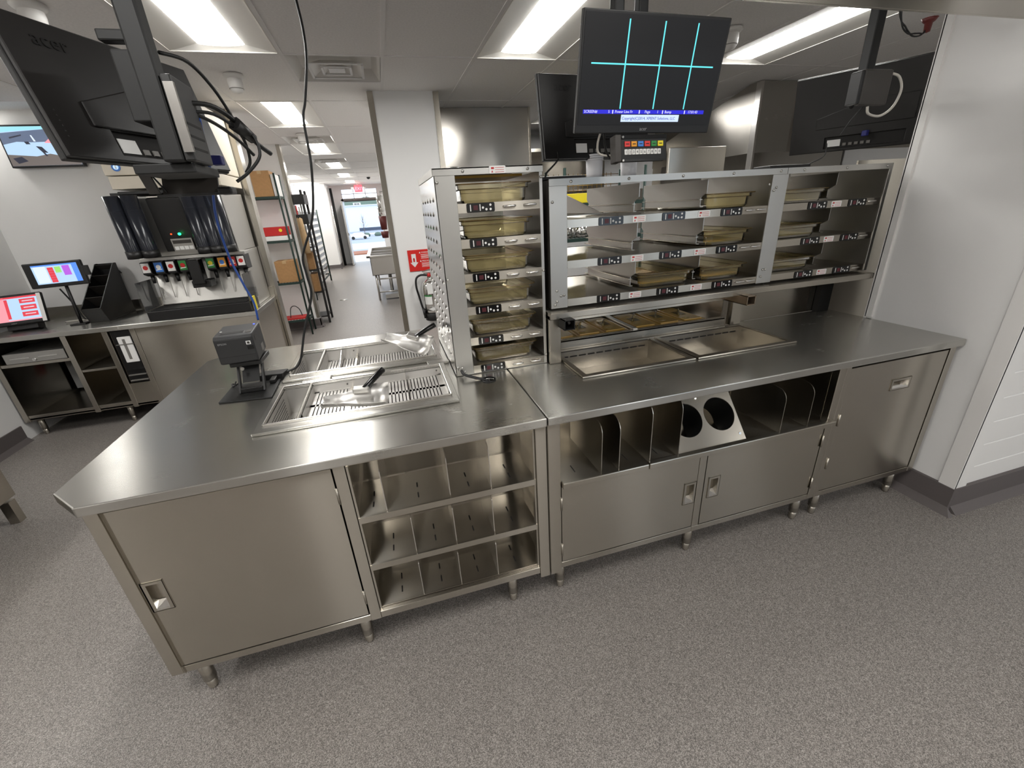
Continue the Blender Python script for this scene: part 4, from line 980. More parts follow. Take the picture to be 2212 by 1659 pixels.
# red receptacle cord by the right wall
rc = thing('ceiling_receptacle', 'small dark red plug on a twisted cord, near the right pole', 'receptacle', (1.94, .40, 2.24))
MB().lathe([(0,.02),(.03,.018),(.022,.006),(.014,0),(.012,-.03),(0,-.034)], (1.948, .40, 2.262), 12).build('plug', 'dark_red', rc)
base_ = [(1.762,.40,2.50),(1.764,.40,2.40),(1.768,.40,2.31),(1.785,.40,2.27),(1.81,.40,2.245),(1.84,.40,2.228),(1.875,.40,2.22),(1.91,.40,2.222),(1.935,.40,2.232),(1.946,.40,2.25)]
for ph in (0, math.pi):
    MB().tube([(x+.006*math.cos(i*1.7+ph), y, z+.006*math.sin(i*1.7+ph)) for i, (x, y, z) in enumerate(base_)], .0032, 6).build('cord', 'cable_black', rc)
MB().cyl((1.762,.40,2.49), (1.762,.40,H), .004, n=6).build('drop', 'cable_black', rc)
# ceiling dots: cameras and smoke detectors
def dome(x, y, label, s=1):
    t = thing('ceiling_camera', label, 'camera', (x, y, H), 0, 'white ceiling domes')
    MB().lathe([(0,0),(.062*s,0),(.066*s,-.012),(.058*s,-.022),(.045*s,-.028)], (x, y, H), 20).build('mount_ring', 'white_plastic', t)
    MB().lathe([(.045*s,-.02),(.048*s,-.05),(.044*s,-.085),(.03*s,-.108),(0,-.116)], (x, y, H), 20).build('dome', 'white_plastic', t)
    MB().lathe([(.0452*s,-.084),(.0462*s,-.086),(.0452*s,-.088)], (x, y, H), 20).build('seam', 'grey_plastic', t)
dome(-1.30, 2.66, 'white ceiling dome before the first corridor light'); dome(-1.83, 1.60, 'white ceiling dome above the upper left monitor')
dome(1.86, 1.52, 'white ceiling dome at the right edge of the order screen'); dome(-1.24, 5.15, 'white ceiling dome between the corridor lights')
tag(MB().lathe([(0,0),(.05,0),(.045,-.03),(.02,-.05),(0,-.052)], (-.62, 12.5, H), 14).build('ceiling_sensor', 'black'), 'small black ceiling sensor at the end of the corridor', 'sensor')
# ================================================================ receipt printer on its stand
st = thing('printer_stand', 'black tilting stand of the receipt printer on the island counter', 'stand', (-1.17, .77, T))
MB().prism([(-1.275,.668),(-1.055,.642),(-1.062,.875),(-1.275,.885)], 'z', T+.0006, T+.008).build('base_plate', 'black_matte', st, bev=.003)
MB().box(-1.20, -1.11, .74, .80, T+.008, T+.03).build('hinge_block', 'black', st, bev=.003)
for x in (-1.205, -1.105): MB().prism([(.735, T+.01), (.76, T+.01), (.84, 1.05), (.815, 1.05)], 'x', x-.005, x+.005).build('arm', 'black', st, bev=.003)
MB().prism([(.762, T+.05), (.768, T+.05), (.832, 1.04), (.826, 1.04)], 'x', -1.19, -1.12).build('web', 'black_matte', st)
MB().box(-1.225, -1.095, .775, .93, 1.036, 1.056).build('cradle', 'black', st, bev=.004)
MB().cyl((-1.168, .752, 1.035), (-1.168, .742, 1.035), .008, n=10).build('bolt', 'chrome', st)
pt = thing('receipt_printer', 'black receipt printer raised on a stand on the island counter', 'printer', M=Matrix.Translation((-1.167, .742, 1.062)) @ Matrix.Rotation(math.radians(3.2), 4, 'Z') @ Matrix.Rotation(math.radians(2.3), 4, 'X'))
PW, PD, PH = .152, .192, .127
MB().prism([(0, .004), (0, PH-.012), (.012, PH), (PD, PH), (PD, 0), (.01, 0)], 'x', -PW/2, PW/2).build('case', 'printer', pt, local=True, bev=.006)
MB().box(-PW/2+.02, PW/2-.034, .028, .066, PH-.004, PH+.0015).build('paper_slot_frame', 'black', pt, local=True, bev=.003)
MB().box(-PW/2+.026, PW/2-.04, .034, .060, PH, PH+.0022).build('paper_slot', 'cavity', pt, local=True)
MB().box(PW/2-.028, PW/2-.006, .03, .075, PH, PH+.0015).build('button_panel', 'dark_grey', pt, local=True)
MB().cyl((PW/2-.017, .165, PH), (PW/2-.017, .165, PH+.002), .004, n=10).build('status_light', 'led_blue', pt, local=True)
MB().box(-PW/2+.012, -PW/2+.02, .085, .091, PH, PH+.0008).build('tiny_mark', 'paper', pt, local=True)
words('maker_lettering', 'EPSON', .011, 'logo_grey', pt, (-PW/2+.014, -.0006, PH-.036))
b_ = MB().box(PW/2-.03, PW/2-.012, -.001, 0, PH-.046, PH-.03).build('square_mark', 'paper', pt, local=True); MB().box(PW/2-.026, PW/2-.016, -.0015, -.001, PH-.043, PH-.033).build('mark_center', 'dark_grey', b_, local=True)
MB().box(PW/2-.03, PW/2-.004, -.003, 0, PH-.068, PH-.052).build('power_switch', 'black_gloss', pt, local=True, bev=.002)
MB().box(-PW/2+.004, PW/2-.004, -.0005, .0, .034, .0355).build('seam', 'cavity', pt, local=True)
MB().box(PW/2, PW/2+.0008, .10, .145, .012, .045).build('rating_label', 'grey_plastic', pt, local=True)
MB().box(PW/2, PW/2+.001, .035, .055, PH-.04, PH-.02).build('side_latch', 'black', pt, local=True)
ad = thing('power_adapter', 'black power brick behind the receipt printer', 'adapter', (-1.10, .93, T))
MB().prism([(-1.16,.885),(-1.05,.88),(-1.035,.945),(-1.16,.955)], 'z', T+.001, T+.033).build('brick', 'black', ad, bev=.004)
MB().box(-1.10, -1.075, .82, .885, T+.009, T+.026).build('plug_end', 'black', ad, bev=.003)
for k, pts in enumerate((((-1.255,.87,T+.01),(-1.27,.86,T+.02),(-1.26,.84,T+.012),(-1.25,.86,T+.03)), ((-1.25,.88,T+.012),(-1.265,.85,T+.012),(-1.245,.83,T+.02)))):
    tag(MB().tube(pts, .003, 6).build('coiled_wire', 'cable_black'), ('upper' if k == 0 else 'lower')+' coiled thin wire on the printer stand base', 'wire')
# ================================================================ things on and around the white wall end
fe = thing('fire_extinguisher', 'silver fire extinguisher with black hose hung on the white wall end', 'fire extinguisher', (-.115, 3.02, .62))
cx, cy = -.105, 3.015
MB().lathe([(0,.0),(.082,0),(.082,.33),(.072,.365),(.04,.39),(.022,.40),(.022,.42),(0,.42)], (cx, cy, .62), 24).build('cylinder', 'chrome', fe)
MB().lathe([(.0835,0),(.085,.01),(.085,.07),(.083,.072)], (cx, cy, .615), 24).build('base_band', 'black', fe)
MB().lathe([(.0832,.10),(.0838,.101),(.0838,.107),(.0832,.108)], (cx, cy, .62), 24).build('strap', 'black', fe)
MB().cyl((cx, cy, 1.035), (cx, cy, 1.075), .02, .017, 12).build('valve', 'red', fe)
MB().box(cx-.05, cx+.05, cy-.012, cy+.012, 1.07, 1.08).prism([(cx-.06, 1.085), (cx+.05, 1.11), (cx+.05, 1.12), (cx-.06, 1.095)], 'y', cy-.01, cy+.01).build('lever', 'galv', fe)
MB().tube([(cx-.02,cy,1.055),(cx-.08,cy,1.06),(cx-.125,cy,1.03),(cx-.135,cy,.95),(cx-.12,cy,.85),(cx-.105,cy-.01,.76),(cx-.088,cy-.02,.69)], .010, 8).build('hose', 'black', fe)
MB().cyl((cx-.098,cy-.012,.74), (cx-.085,cy-.03,.64), .013, .015, 10).build('nozzle', 'black', fe)
lb = MB()
for i in range(10):
    a0 = math.pi*1.18+i*.095; a1 = a0+.095
    lb.add([(cx+.0828*math.cos(a0),cy+.0828*math.sin(a0),.78),(cx+.0828*math.cos(a1),cy+.0828*math.sin(a1),.78),(cx+.0828*math.cos(a1),cy+.0828*math.sin(a1),.87),(cx+.0828*math.cos(a0),cy+.0828*math.sin(a0),.87)], [(0,1,2,3)])
lbo = lb.build('instruction_label', 'paper', fe)
gb = MB()
for i in range(10):
    a0 = math.pi*1.18+i*.095; a1 = a0+.095
    gb.add([(cx+.0834*math.cos(a0),cy+.0834*math.sin(a0),.858),(cx+.0834*math.cos(a1),cy+.0834*math.sin(a1),.858),(cx+.0834*math.cos(a1),cy+.0834*math.sin(a1),.872),(cx+.0834*math.cos(a0),cy+.0834*math.sin(a0),.872)], [(0,1,2,3)])
gb.build('green_band', 'key_green', lbo)
MB().prism([(cx-.05,.735),(cx-.005,.716),(cx+.04,.735),(cx-.005,.754)], 'y', cy-.085, cy-.083).build('diamond_label', 'paper', fe)
MB().box(cx-.04, cx+.025, cy-.088, cy-.086, .885, .985).build('inspection_tag', 'paper', fe)
MB().box(cx-.02, cx+.02, cy+.07, 3.097, .70, 1.0).build('wall_bracket', 'galv', fe)
sg = thing('warning_sign', 'red fire extinguisher sign with a white arrow on the white wall end', 'sign', (-.17, 3.095, 1.19))
MB().box(-.275, -.03, 3.092, 3.0955, 1.092, 1.292).build('plate', 'sign_red', sg)
MB().prism([(-.242,1.255),(-.200,1.255),(-.200,1.175),(-.183,1.175),(-.221,1.130),(-.259,1.175),(-.242,1.175)][::1], 'y', 3.0915, 3.092).build('arrow', 'paper', sg)
MB().box(-.229, -.213, 3.091, 3.0915, 1.18, 1.21).cyl((-.221,3.091,1.21),(-.221,3.0915,1.21),.008,n=10).build('extinguisher_symbol', 'sign_red', sg)
def WL_(name, s_, size, m_, par, x, y, z): words(name, s_, size, m_, par, rel(par, x, y, z))
for z, s_ in ((1.258, 'WARNING'), (1.178, 'PRECAUCION')):
    WL_('sign_text', s_, .019, 'paper', sg, -.145, 3.0915, z)
    MB().prism([(-.166, z), (-.150, z), (-.158, z+.015)], 'y', 3.0914, 3.092).build('warning_triangle', 'paper', sg)
    for i in range(5): MB().box(-.152+.004*(i % 2), -.052-.01*(i == 4), 3.0916, 3.092, z-.014-i*.009, z-.011-i*.009).build('text_line', 'paper', sg)
# ================================================================ drinks counter along the back wall
D = thing('drinks_counter', 'stainless steel drinks counter with open shelves along the left back wall', 'counter', (-2.7, 3.35, 0))
YD = 3.0; ZC = .895
MB().box(-3.688, -1.675, 2.965, 3.76, ZC-.04, ZC).build('countertop', 'steel_top', D, bev=.004)
MB().box(-3.688, -1.675, 3.745, 3.765, ZC, ZC+.1).build('splash', 'steel', D)
c_ = MB()
for b in ((-1.70,-1.68,3.0,3.75,.16,ZC-.04),(-3.685,-3.665,3.0,3.75,.16,ZC-.04),(-3.68,-1.69,3.0,3.75,.16,.18),(-3.155,-3.145,3.03,3.70,.18,ZC-.04),(-2.85,-2.84,3.03,3.70,.18,ZC-.04),(-2.67,-2.66,3.0,3.7,.18,ZC-.04),(-3.15,-1.69,3.70,3.71,.18,ZC-.04)): c_.box(*b)
c_.build('carcass', 'steel', D)
for x0, x1 in ((-3.685,-3.645),(-3.172,-3.132),(-2.882,-2.842),(-2.682,-2.642)): MB().box(x0, x1, YD-.005, YD+.03, .15, ZC-.04).build('stile', 'steel', D, bev=.002)
for x0, x1, z0, z1 in ((-3.645,-3.172,.165,.205),(-3.132,-2.882,.165,.21),(-3.645,-3.172,.64,.665),(-3.132,-2.882,.525,.545)): MB().box(x0, x1, YD, YD+.03, z0, z1).build('rail', 'steel', D, bev=.002)
MB().box(-3.132, -2.882, YD+.02, 3.6, .53, .54).build('shelf', 'steel', D); MB().box(-3.645, -3.172, YD+.02, 3.6, .65, .66).build('shelf', 'steel', D)
MB().box(-2.64, -1.70, YD-.002, YD+.02, .19, ZC-.045).build('front_panel', 'steel', D)
MB().box(-2.842, -2.64, YD, YD+.02, .165, .37).build('front_panel', 'steel', D)
for x in (-3.62, -2.95, -2.1): leg(D, x, 3.06, .16)
cdw = thing('cash_drawer', 'grey cash drawer under the left terminal', 'cash drawer', (-3.4, 3.2, .665))
MB().box(-3.60, -3.185, 3.0, 3.5, .667, .75).build('case', 'galv', cdw, bev=.003)
for x0 in (-3.56, -3.37): MB().box(x0, x0+.13, 2.994, 3.0, .705, .713).build('slot', 'chrome', cdw)
MB().cyl((-3.40,3.0,.69), (-3.40,2.985,.69), .012, n=12).build('lock', 'chrome', cdw)
ol = thing('wall_outlet', 'red wall outlet with a plugged black cord under the drinks counter', 'outlet', (-3.40, 3.69, .45))
MB().box(-3.64, -3.17, 3.66, 3.68, .205, .64).build('back_plate', 'white_plastic', ol)
MB().box(-3.52, -3.45, 3.645, 3.66, .39, .50).build('cover', 'red', ol, bev=.003)
MB().tube([(-3.47,3.645,.42),(-3.40,3.60,.42),(-3.36,3.58,.40),(-3.37,3.57,.34),(-3.42,3.57,.30)], .007, 6).build('cord', 'cable_black', ol)
vb = thing('valve_box', 'dark box with small valves under the drinks counter', 'box', (-3.25, 3.4, .40))
MB().box(-3.33, -3.175, 3.32, 3.5, .32, .48).build('case', 'black', vb, bev=.004)
for x, z in ((-3.30,.40),(-3.285,.36)): MB().lathe([(0,0),(.018,.0),(.02,.01),(.014,.02),(0,.022)], (x, 3.305, z), 10).build('valve', 'galv', vb)
MB().box(-3.28, -3.19, 3.312, 3.32, .35, .365).build('label_strip', 'paper', vb)
rl = thing('lid_holder', 'black lid holder with white printed sleeves in the drinks counter', 'dispenser', (-2.76, 3.0, .4))
MB().box(-2.835, -2.69, 3.02, 3.3, .375, .84).build('housing', 'black', rl)
MB().box(-2.80, -2.70, 3.005, 3.019, .56, .79).build('sleeve_stack', 'paper', rl, bev=.006)
MB().box(-2.765, -2.745, 3.003, 3.0055, .59, .77).build('print_stripe', 'grey_plastic', rl)
MB().box(-2.82, -2.69, 3.0, 3.004, .722, .728).build('wire_bar', 'galv', rl)
for z in (.39, .44, .49): MB().box(-2.825, -2.69, 3.0, 3.02, z, z+.008).build('tray_edge', 'grey_plastic' if z < .45 else 'black', rl)
# terminals
def terminal(M, w_, h_, label, blocks, stand):
    t = thing('touch_terminal', label, 'terminal', M=M)
    MB().box(-w_/2, w_/2, 0, .035, -h_/2, h_/2).build('case', 'black', t, local=True, bev=.008)
    sc = MB().box(-w_/2+.055, w_/2-.03, -.001, 0, -h_/2+.03, h_/2-.02).build('screen', blocks[0], t, local=True)
    a0, a1, b0, b1 = -w_/2+.055, w_/2-.03, -h_/2+.03, h_/2-.02
    for (u0,u1,v0,v1,c) in blocks[1]: MB().box(a0+(a1-a0)*u0, a0+(a1-a0)*u1, -.0016, -.001, b0+(b1-b0)*v0, b0+(b1-b0)*v1).build('screen_block', c, sc, local=True)
    return t
for n_, c in (('scr_white', (214,226,240)), ('scr_pale', (176,205,235)), ('scr_red', (214,60,72)), ('scr_green', (150,215,90)), ('scr_violet', (176,90,214)), ('scr_blue', (86,140,230)), ('scr_pink', (240,150,160)), ('scr_road', (92,104,128)), ('scr_dark', (40,42,56)), ('scr_brown', (104,96,92)), ('scr_sky', (150,214,226))):
    mat(n_, (0,0,0), .4, emit=c, estr=.95)
bl_ = [(.04,.30,.06,.92,'scr_white'),(.33,.46,.05,.85,'scr_red'),(.49,.62,.55,.86,'scr_green'),(.66,.82,.38,.9,'scr_violet'),(.88,1,0,1,'scr_blue'),(0,1,.93,1,'scr_blue')]+[(.33,.46,.05+i*.13,.055+i*.13,'scr_pale') for i in range(6)]+[(.49,.62,.60+i*.09,.61+i*.09,'scr_pale') for i in range(3)]
t1 = terminal(frame((-3.135, 3.22, 1.325), (1, .05, .02), (0, .05, 1)), .39, .20, 'small order terminal on a pole left of the black cup rack', ('scr_pale', bl_), True)
MB().box(.195, .225, .0, .03, -.03, .05).build('card_reader', 'black', t1, local=True)
MB().cyl((.02, .03, -.09), (.0, .05, -.425), .012, n=10).build('pole', 'black', t1, local=True); MB().box(-.06, .05, .0, .12, -.428, -.418).build('foot', 'black', t1, local=True)
bl2 = [(0,.27,.0,1,'scr_pink'),(.27,.34,.1,.9,'scr_red'),(.60,.95,.70,.88,'scr_red'),(.60,.95,.42,.62,'scr_red'),(.60,.95,.15,.34,'scr_red'),(0,1,.93,1,'scr_red'),(0,1,.0,.05,'scr_pink')]+[(.66,.9,z,z+.04,'scr_white') for z in (.77,.5,.23)]
t2 = terminal(frame((-3.50, 3.20, 1.075), (1, .08, .03), (0, .35, 1)), .38, .25, 'large order terminal at the left picture edge', ('scr_pale', bl2), False)
MB().box(.16, .188, -.002, .0, -.12, .115).build('side_bezel', 'white_plastic', t2, local=True)
words('maker_lettering', 'XPIENT', .012, 'logo_grey', t2, (-.05, -.002, -.119))
MB().box(-.1, .1, .03, .12, -.16, .02).build('base', 'black', t2, local=True)
for k, pts in enumerate((((-3.20,3.3,1.2),(-3.16,3.32,1.05),(-3.12,3.3,.93),(-3.0,3.25,.905)), ((-3.3,3.35,.91),(-3.15,3.3,.92),(-3.05,3.28,.91),(-2.98,3.3,.91)))):
    tag(MB().tube(pts, .006, 6).build('cable', 'cable_black' if k == 0 else 'cable_white'), ('black' if k == 0 else 'pale')+' terminal cable lying beside the black cup rack', 'cable')
# black cup rack: wedge with compartments on the sloping front
cr_ = thing('cup_rack', 'black wedge-shaped lid rack with compartments on the drinks counter', 'rack', (-2.99, 3.4, ZC), 0)
X0r, X1r = -3.06, -2.92
prof = [(3.245, ZC+.001), (3.19, ZC+.125), (3.63, ZC+.462), (3.67, ZC+.462), (3.69, ZC+.001)]
for x in (X0r, X1r): MB().prism(prof, 'x', x-.003, x+.003).build('side', 'black', cr_)
MB().prism([(3.245, ZC+.001), (3.19, ZC+.125), (3.20, ZC+.125), (3.255, ZC+.001)], 'x', X0r, X1r).build('front_lip', 'black', cr_)
MB().box(X0r, X1r, 3.665, 3.685, ZC+.001, ZC+.46).build('back', 'black', cr_)
for i in range(5):
    f_ = i/4; y = 3.20+f_*.42; z = ZC+.128+f_*.325
    MB().prism([(y, z-.004), (y, z), (y+.10, z-.09), (y+.10, z-.094)], 'x', X0r, X1r).build('compartment', 'dark_grey', cr_)
# soda dispenser
SD = thing('soda_dispenser', 'soda dispenser with eight flavour valves and dark cup tubes', 'soda dispenser', (-2.1, 3.3, ZC))
MB().box(-2.50, -1.71, 2.975, 3.26, ZC+.001, ZC+.085).build('drip_tray', 'black', SD, bev=.006)
MB().box(-2.47, -1.74, 2.99, 3.24, ZC+.0855, ZC+.089).build('drip_grate', 'black_matte', SD)
MB().prism([(3.26, ZC+.001), (3.20, ZC+.10), (3.30, 1.36), (3.31, 1.398), (3.74, 1.398), (3.74, ZC+.001)], 'x', -2.46, -1.72).build('body', 'galv', SD, bev=.004)
MB().box(-2.48, -1.68, 3.14, 3.32, 1.372, 1.40).build('valve_shelf', 'galv', SD, bev=.003)
MB().prism([(3.16, 1.40), (3.10, 1.86), (3.70, 1.88), (3.70, 1.40)], 'x', -2.48, -1.72).build('ice_bin', 'galv', SD, bev=.005)
MB().prism([(3.12, 1.44), (3.055, 1.85), (3.10, 1.86), (3.16, 1.44)], 'x', -2.25, -2.0).build('center_panel', 'black', SD, bev=.006)
hp_ = MB().prism([(3.09, 1.68), (3.06, 1.83), (3.063, 1.83), (3.093, 1.68)], 'x', -2.23, -2.02).build('panel_recess', 'cavity', SD)
kp2 = MB().prism([(3.10, 1.44), (3.085, 1.54), (3.095, 1.54), (3.11, 1.44)], 'x', -2.185, -2.03).build('control_panel', 'galv', SD)
for i in range(4): MB().prism([(3.0965, 1.45), (3.0925, 1.478), (3.0945, 1.478), (3.0985, 1.45)], 'x', -2.175+i*.036, -2.145+i*.036).build('button', 'paper', kp2)
MB().prism([(3.089, 1.50), (3.0845, 1.527), (3.0865, 1.527), (3.091, 1.50)], 'x', -2.175, -2.04).build('label_strip', 'dark_grey', kp2)
MB().cyl((-2.10,3.075,1.575), (-2.10,3.066,1.575), .011, n=10).build('green_light', 'led_green', SD); MB().cyl((-2.16,3.075,1.578), (-2.16,3.068,1.578), .006, n=8).build('red_light', 'led_orange', SD)
for gx, off in (((-2.44,-2.33), 0), ((-1.93,-1.84,-1.76), 0)):
    for x in gx:
        tb = MB().lathe([(.0,.0),(.056,.0),(.06,.03),(.056,.045),(.058,.46),(0,.46)], (0,0,0), 18)
        tb.rot(Matrix.Translation((x, 3.03, 1.42)) @ Matrix.Rotation(math.radians(5), 4, 'X'))
        o = tb.build('cup_tube', 'smoke', SD)
        cp = MB().lathe([(.036,0),(.043,.30),(.0,.30)], (0,0,0), 14); cp.rot(Matrix.Translation((x, 3.03, 1.47)) @ Matrix.Rotation(math.radians(5), 4, 'X')); cp.build('inner_cups', 'dark_grey' if x > -2 else 'grey_plastic', o)
        MB().cyl((x, 3.03, 1.412), (x, 3.025, 1.47), .062, .061, 18).build('collar', 'black', o)
MB().box(-2.50, -2.36, 3.12, 3.16, 1.88, 1.905).build('top_clip', 'black', SD); MB().box(-2.42, -1.80, 3.06, 3.40, 1.885, 1.91).build('top_lid', 'black', SD, bev=.005)
vx = [-2.44, -2.345, -2.255, -2.165, -1.955, -1.865, -1.785, -1.715]
vc = [('white_plastic','red'), ('key_blue','white_plastic'), ('white_plastic','red'), ('key_green','red'), ('key_green','key_yellow'), ('key_orange','key_blue'), ('red','white_plastic'), ('white_plastic','red')]
for x, (c1, c2) in zip(vx, vc):
    v = MB().prism([(3.16, 1.25), (3.10, 1.27), (3.10, 1.37), (3.16, 1.378), (3.26, 1.378), (3.26, 1.25)], 'x', x-.034, x+.034).build('valve', 'black', SD, bev=.004)
    MB().box(x-.028, x+.028, 3.096, 3.0995, 1.285, 1.362).build('flavour_label', c1, v)
    MB().cyl((x, 3.0955, 1.325), (x, 3.094, 1.325), .018, n=14).build('label_logo', c2, v)
    MB().prism([(x-.022, 1.298), (x+.022, 1.304), (x+.022, 1.310), (x-.022, 1.306)], 'y', 3.0945, 3.096).build('label_swoosh', 'paper', v)
    MB().cyl((x, 3.16, 1.25), (x, 3.16, 1.19), .016, .012, 10).build('spout', 'black', v)
    MB().box(x-.003, x+.003, 3.20, 3.206, 1.05, 1.24).build('lever', 'galv', v)
MB().box(-2.105, -2.015, 3.02, 3.12, 1.16, 1.37).build('ice_chute', 'black_gloss', SD, bev=.008); MB().box(-2.13, -1.99, 3.06, 3.2, 1.13, 1.19).build('chute_guard', 'black', SD, bev=.006)
for x in (-2.505, -1.708): MB().box(x, x+.005, 2.98, 3.28, .985, 1.22).build('splash_guard', 'clear', SD)
im = thing('ice_machine', 'cream ice machine with a round blue badge on top of the soda dispenser', 'ice machine', (-2.1, 3.45, 1.985))
MB().box(-2.49, -1.70, 3.13, 3.74, 2.03, 2.52).build('cabinet', 'beige', im, bev=.006)
MB().box(-2.47, -1.70, 3.12, 3.73, 1.93, 2.022).build('base', 'beige', im, bev=.004)
MB().box(-2.49, -1.70, 3.124, 3.13, 2.44, 2.46).build('vent_line', 'grey_plastic', im)
bd = MB().cyl((-2.395,3.13,2.088), (-2.395,3.126,2.088), .03, n=20).build('badge', 'key_blue', im); MB().cyl((-2.395,3.126,2.088), (-2.395,3.1255,2.088), .018, n=16).build('badge_center', 'scr_pale', bd)
MB().prism([(-2.399,2.075),(-2.39,2.075),(-2.392,2.10),(-2.401,2.098)], 'y', 3.1245, 3.1255).build('badge_mark', 'paper', bd)
bk = MB()
tag(MB().box(-1.70, -1.685, 3.02, 3.09, ZC+.001, ZC+.12).build('yellow_tag_card', 'key_yellow'), 'small yellow tag at the right end of the drinks counter', 'tag')
struct(MB().box(-2.52, -1.70, 3.757, 3.769, ZC+.1, 2.58).build('trim_7', 'steel_wall'), 'steel wall cladding behind the soda dispenser')
# wall television
tv = thing('wall_television', 'wall television showing a parking lot camera view at upper left', 'television', (-3.2, 3.74, 2.32))
A0, A1, B0, B1 = -3.372, -2.885, 2.178, 2.468
# screen leans with the wall mount; picture built from flat coloured patches
MB().box(A0-.012, A1+.012, 3.715, 3.76, B0-.014, B1+.014).build('bezel', 'black', tv, bev=.004)
ps = MB().box(A0, A1, 3.7135, 3.715, B0, B1).build('screen', 'scr_pale', tv)
def patch(poly, c, k): MB().prism([(A0+(A1-A0)*u, B0+(B1-B0)*v) for u, v in poly], 'y', 3.7135-.0004*k-.0004, 3.7135-.0004*k).build('picture_patch', c, ps)
patch([(0,.86),(.3,.9),(.7,.93),(1,.95),(1,1),(0,1)], 'scr_sky', 1)
patch([(0,.55),(.2,.62),(.4,.6),(1,.62),(1,.95),(.7,.93),(.3,.88),(0,.84)], 'scr_road', 1)
patch([(0,0),(1,0),(1,.05),(.8,.22),(.6,.3),(.4,.24),(0,.3)], 'scr_brown', 1)
patch([(.58,.58),(.66,.68),(.8,.66),(.8,.56)], 'scr_pink', 2); patch([(.44,.50),(.52,.48),(.58,.32),(.5,.34)], 'scr_dark', 2)
patch([(.50,.34),(.53,.34),(.56,.24),(.53,.24)], 'scr_dark', 2); patch([(.3,.62),(.36,.62),(.38,.55),(.32,.55)], 'scr_dark', 2)
patch([(.05,.2),(.18,.24),(.25,.12),(.1,.06)], 'scr_dark', 2); patch([(.42,.78),(.44,.78),(.47,.62),(.44,.62)], 'scr_white', 2); patch([(.12,.74),(.3,.8),(.3,.77),(.12,.7)], 'scr_dark', 2)
# far-left steel work table corner
# work table
wt = thing('work_table', 'steel cabinet corner with a square leg at the left picture edge', 'table', (-3.3, 1.2, 0))
MB().box(-3.66, -2.90, .62, 1.64, .17, .88).build('cabinet', 'steel', wt, bev=.004); MB().box(-3.68, -2.87, .60, 1.67, .88, .91).build('top', 'steel_top', wt, bev=.004)
for x, y in ((-2.94, 1.60), (-2.94, .7), (-3.6, 1.56), (-3.6, .7)): MB().box(x-.02, x+.03, y-.02, y+.03, 0, .15).build('leg', 'steel', wt)
# ================================================================ corridor
def wire_shelves(name, label, x0, x1, y0, y1, zs, ztop_, mname, cat='shelving', r=.013):
    t = thing(name, label, cat, ((x0+x1)/2, (y0+y1)/2, 0))
    for x in (x0, x1):
        for y in (y0, y1): MB().cyl((x, y, 0), (x, y, ztop_), r, n=8).build('post', mname, t)
    for z in zs:
        s_ = MB()
        for q in ((x0,x1,y0-.006,y0+.006),(x0,x1,y1-.006,y1+.006),(x0-.006,x0+.006,y0,y1),(x1-.006,x1+.006,y0,y1)): s_.box(*q, z-.03, z)
        n = max(3, int((x1-x0)/.04))
        for i in range(n): s_.box(x0+(i+.5)*(x1-x0)/n-.002, x0+(i+.5)*(x1-x0)/n+.002, y0, y1, z-.008, z-.003)
        s_.build('wire_shelf', mname, t)
    return t
wire_shelves('wire_shelving', 'dark green wire shelving with boxes in the niche left of the corridor', -2.75, -1.74, 5.58, 5.90, (.24, .79, 1.365, 1.93), 2.21, 'green_epoxy')
def carton(name, x0, x1, y0, y1, z0, z1, label, m_='cardboard', tape=True):
    t = thing(name, label, 'box', ((x0+x1)/2, (y0+y1)/2, z0))
    MB().box(x0, x1, y0, y1, z0+.001, z1).build('carton', m_, t, bev=.004)
    if tape: MB().box((x0+x1)/2-.025, (x0+x1)/2+.025, y0-.001, y1+.001, z1-.12*(z1-z0), z1+.001).build('tape', 'kraft', t)
    return t
carton('cardboard_box', -2.03, -1.80, 5.6, 5.88, 1.93, 2.245, 'tall cardboard box on the top tier of the green shelving')
carton('white_box', -1.795, -1.74, 5.62, 5.88, 1.93, 2.2, 'slim white box beside the tall cardboard box on the green shelving', 'paper', False)
c1_ = carton('printed_carton', -2.3, -1.76, 5.6, 5.88, 1.43, 1.545, 'dark red printed carton on the second tier of the green shelving', 'red', False)
MB().cyl((-1.83, 5.599, 1.50), (-1.83, 5.594, 1.50), .022, n=12).build('gold_badge', 'key_yellow', c1_)
carton('white_carton', -2.3, -1.76, 5.6, 5.88, 1.366, 1.428, 'flat white carton under the dark red carton', 'paper', False)
carton('cardboard_box', -2.02, -1.76, 5.6, 5.88, .79, 1.09, 'large cardboard box on the third tier of the green shelving')
tag(MB().tube([(-2.0,5.65,.27),(-1.98,5.7,.40),(-1.93,5.75,.42),(-1.88,5.78,.36),(-1.86,5.78,.26)], .006, 6).build('loop_of_cable', 'cable_black'), 'black cable loop on the lowest green shelf', 'cable')
tag(MB().box(-2.2, -1.80, 5.62, 5.86, .241, .262).build('red_tray', 'red'), 'flat red tray on the lowest green shelf', 'tray')
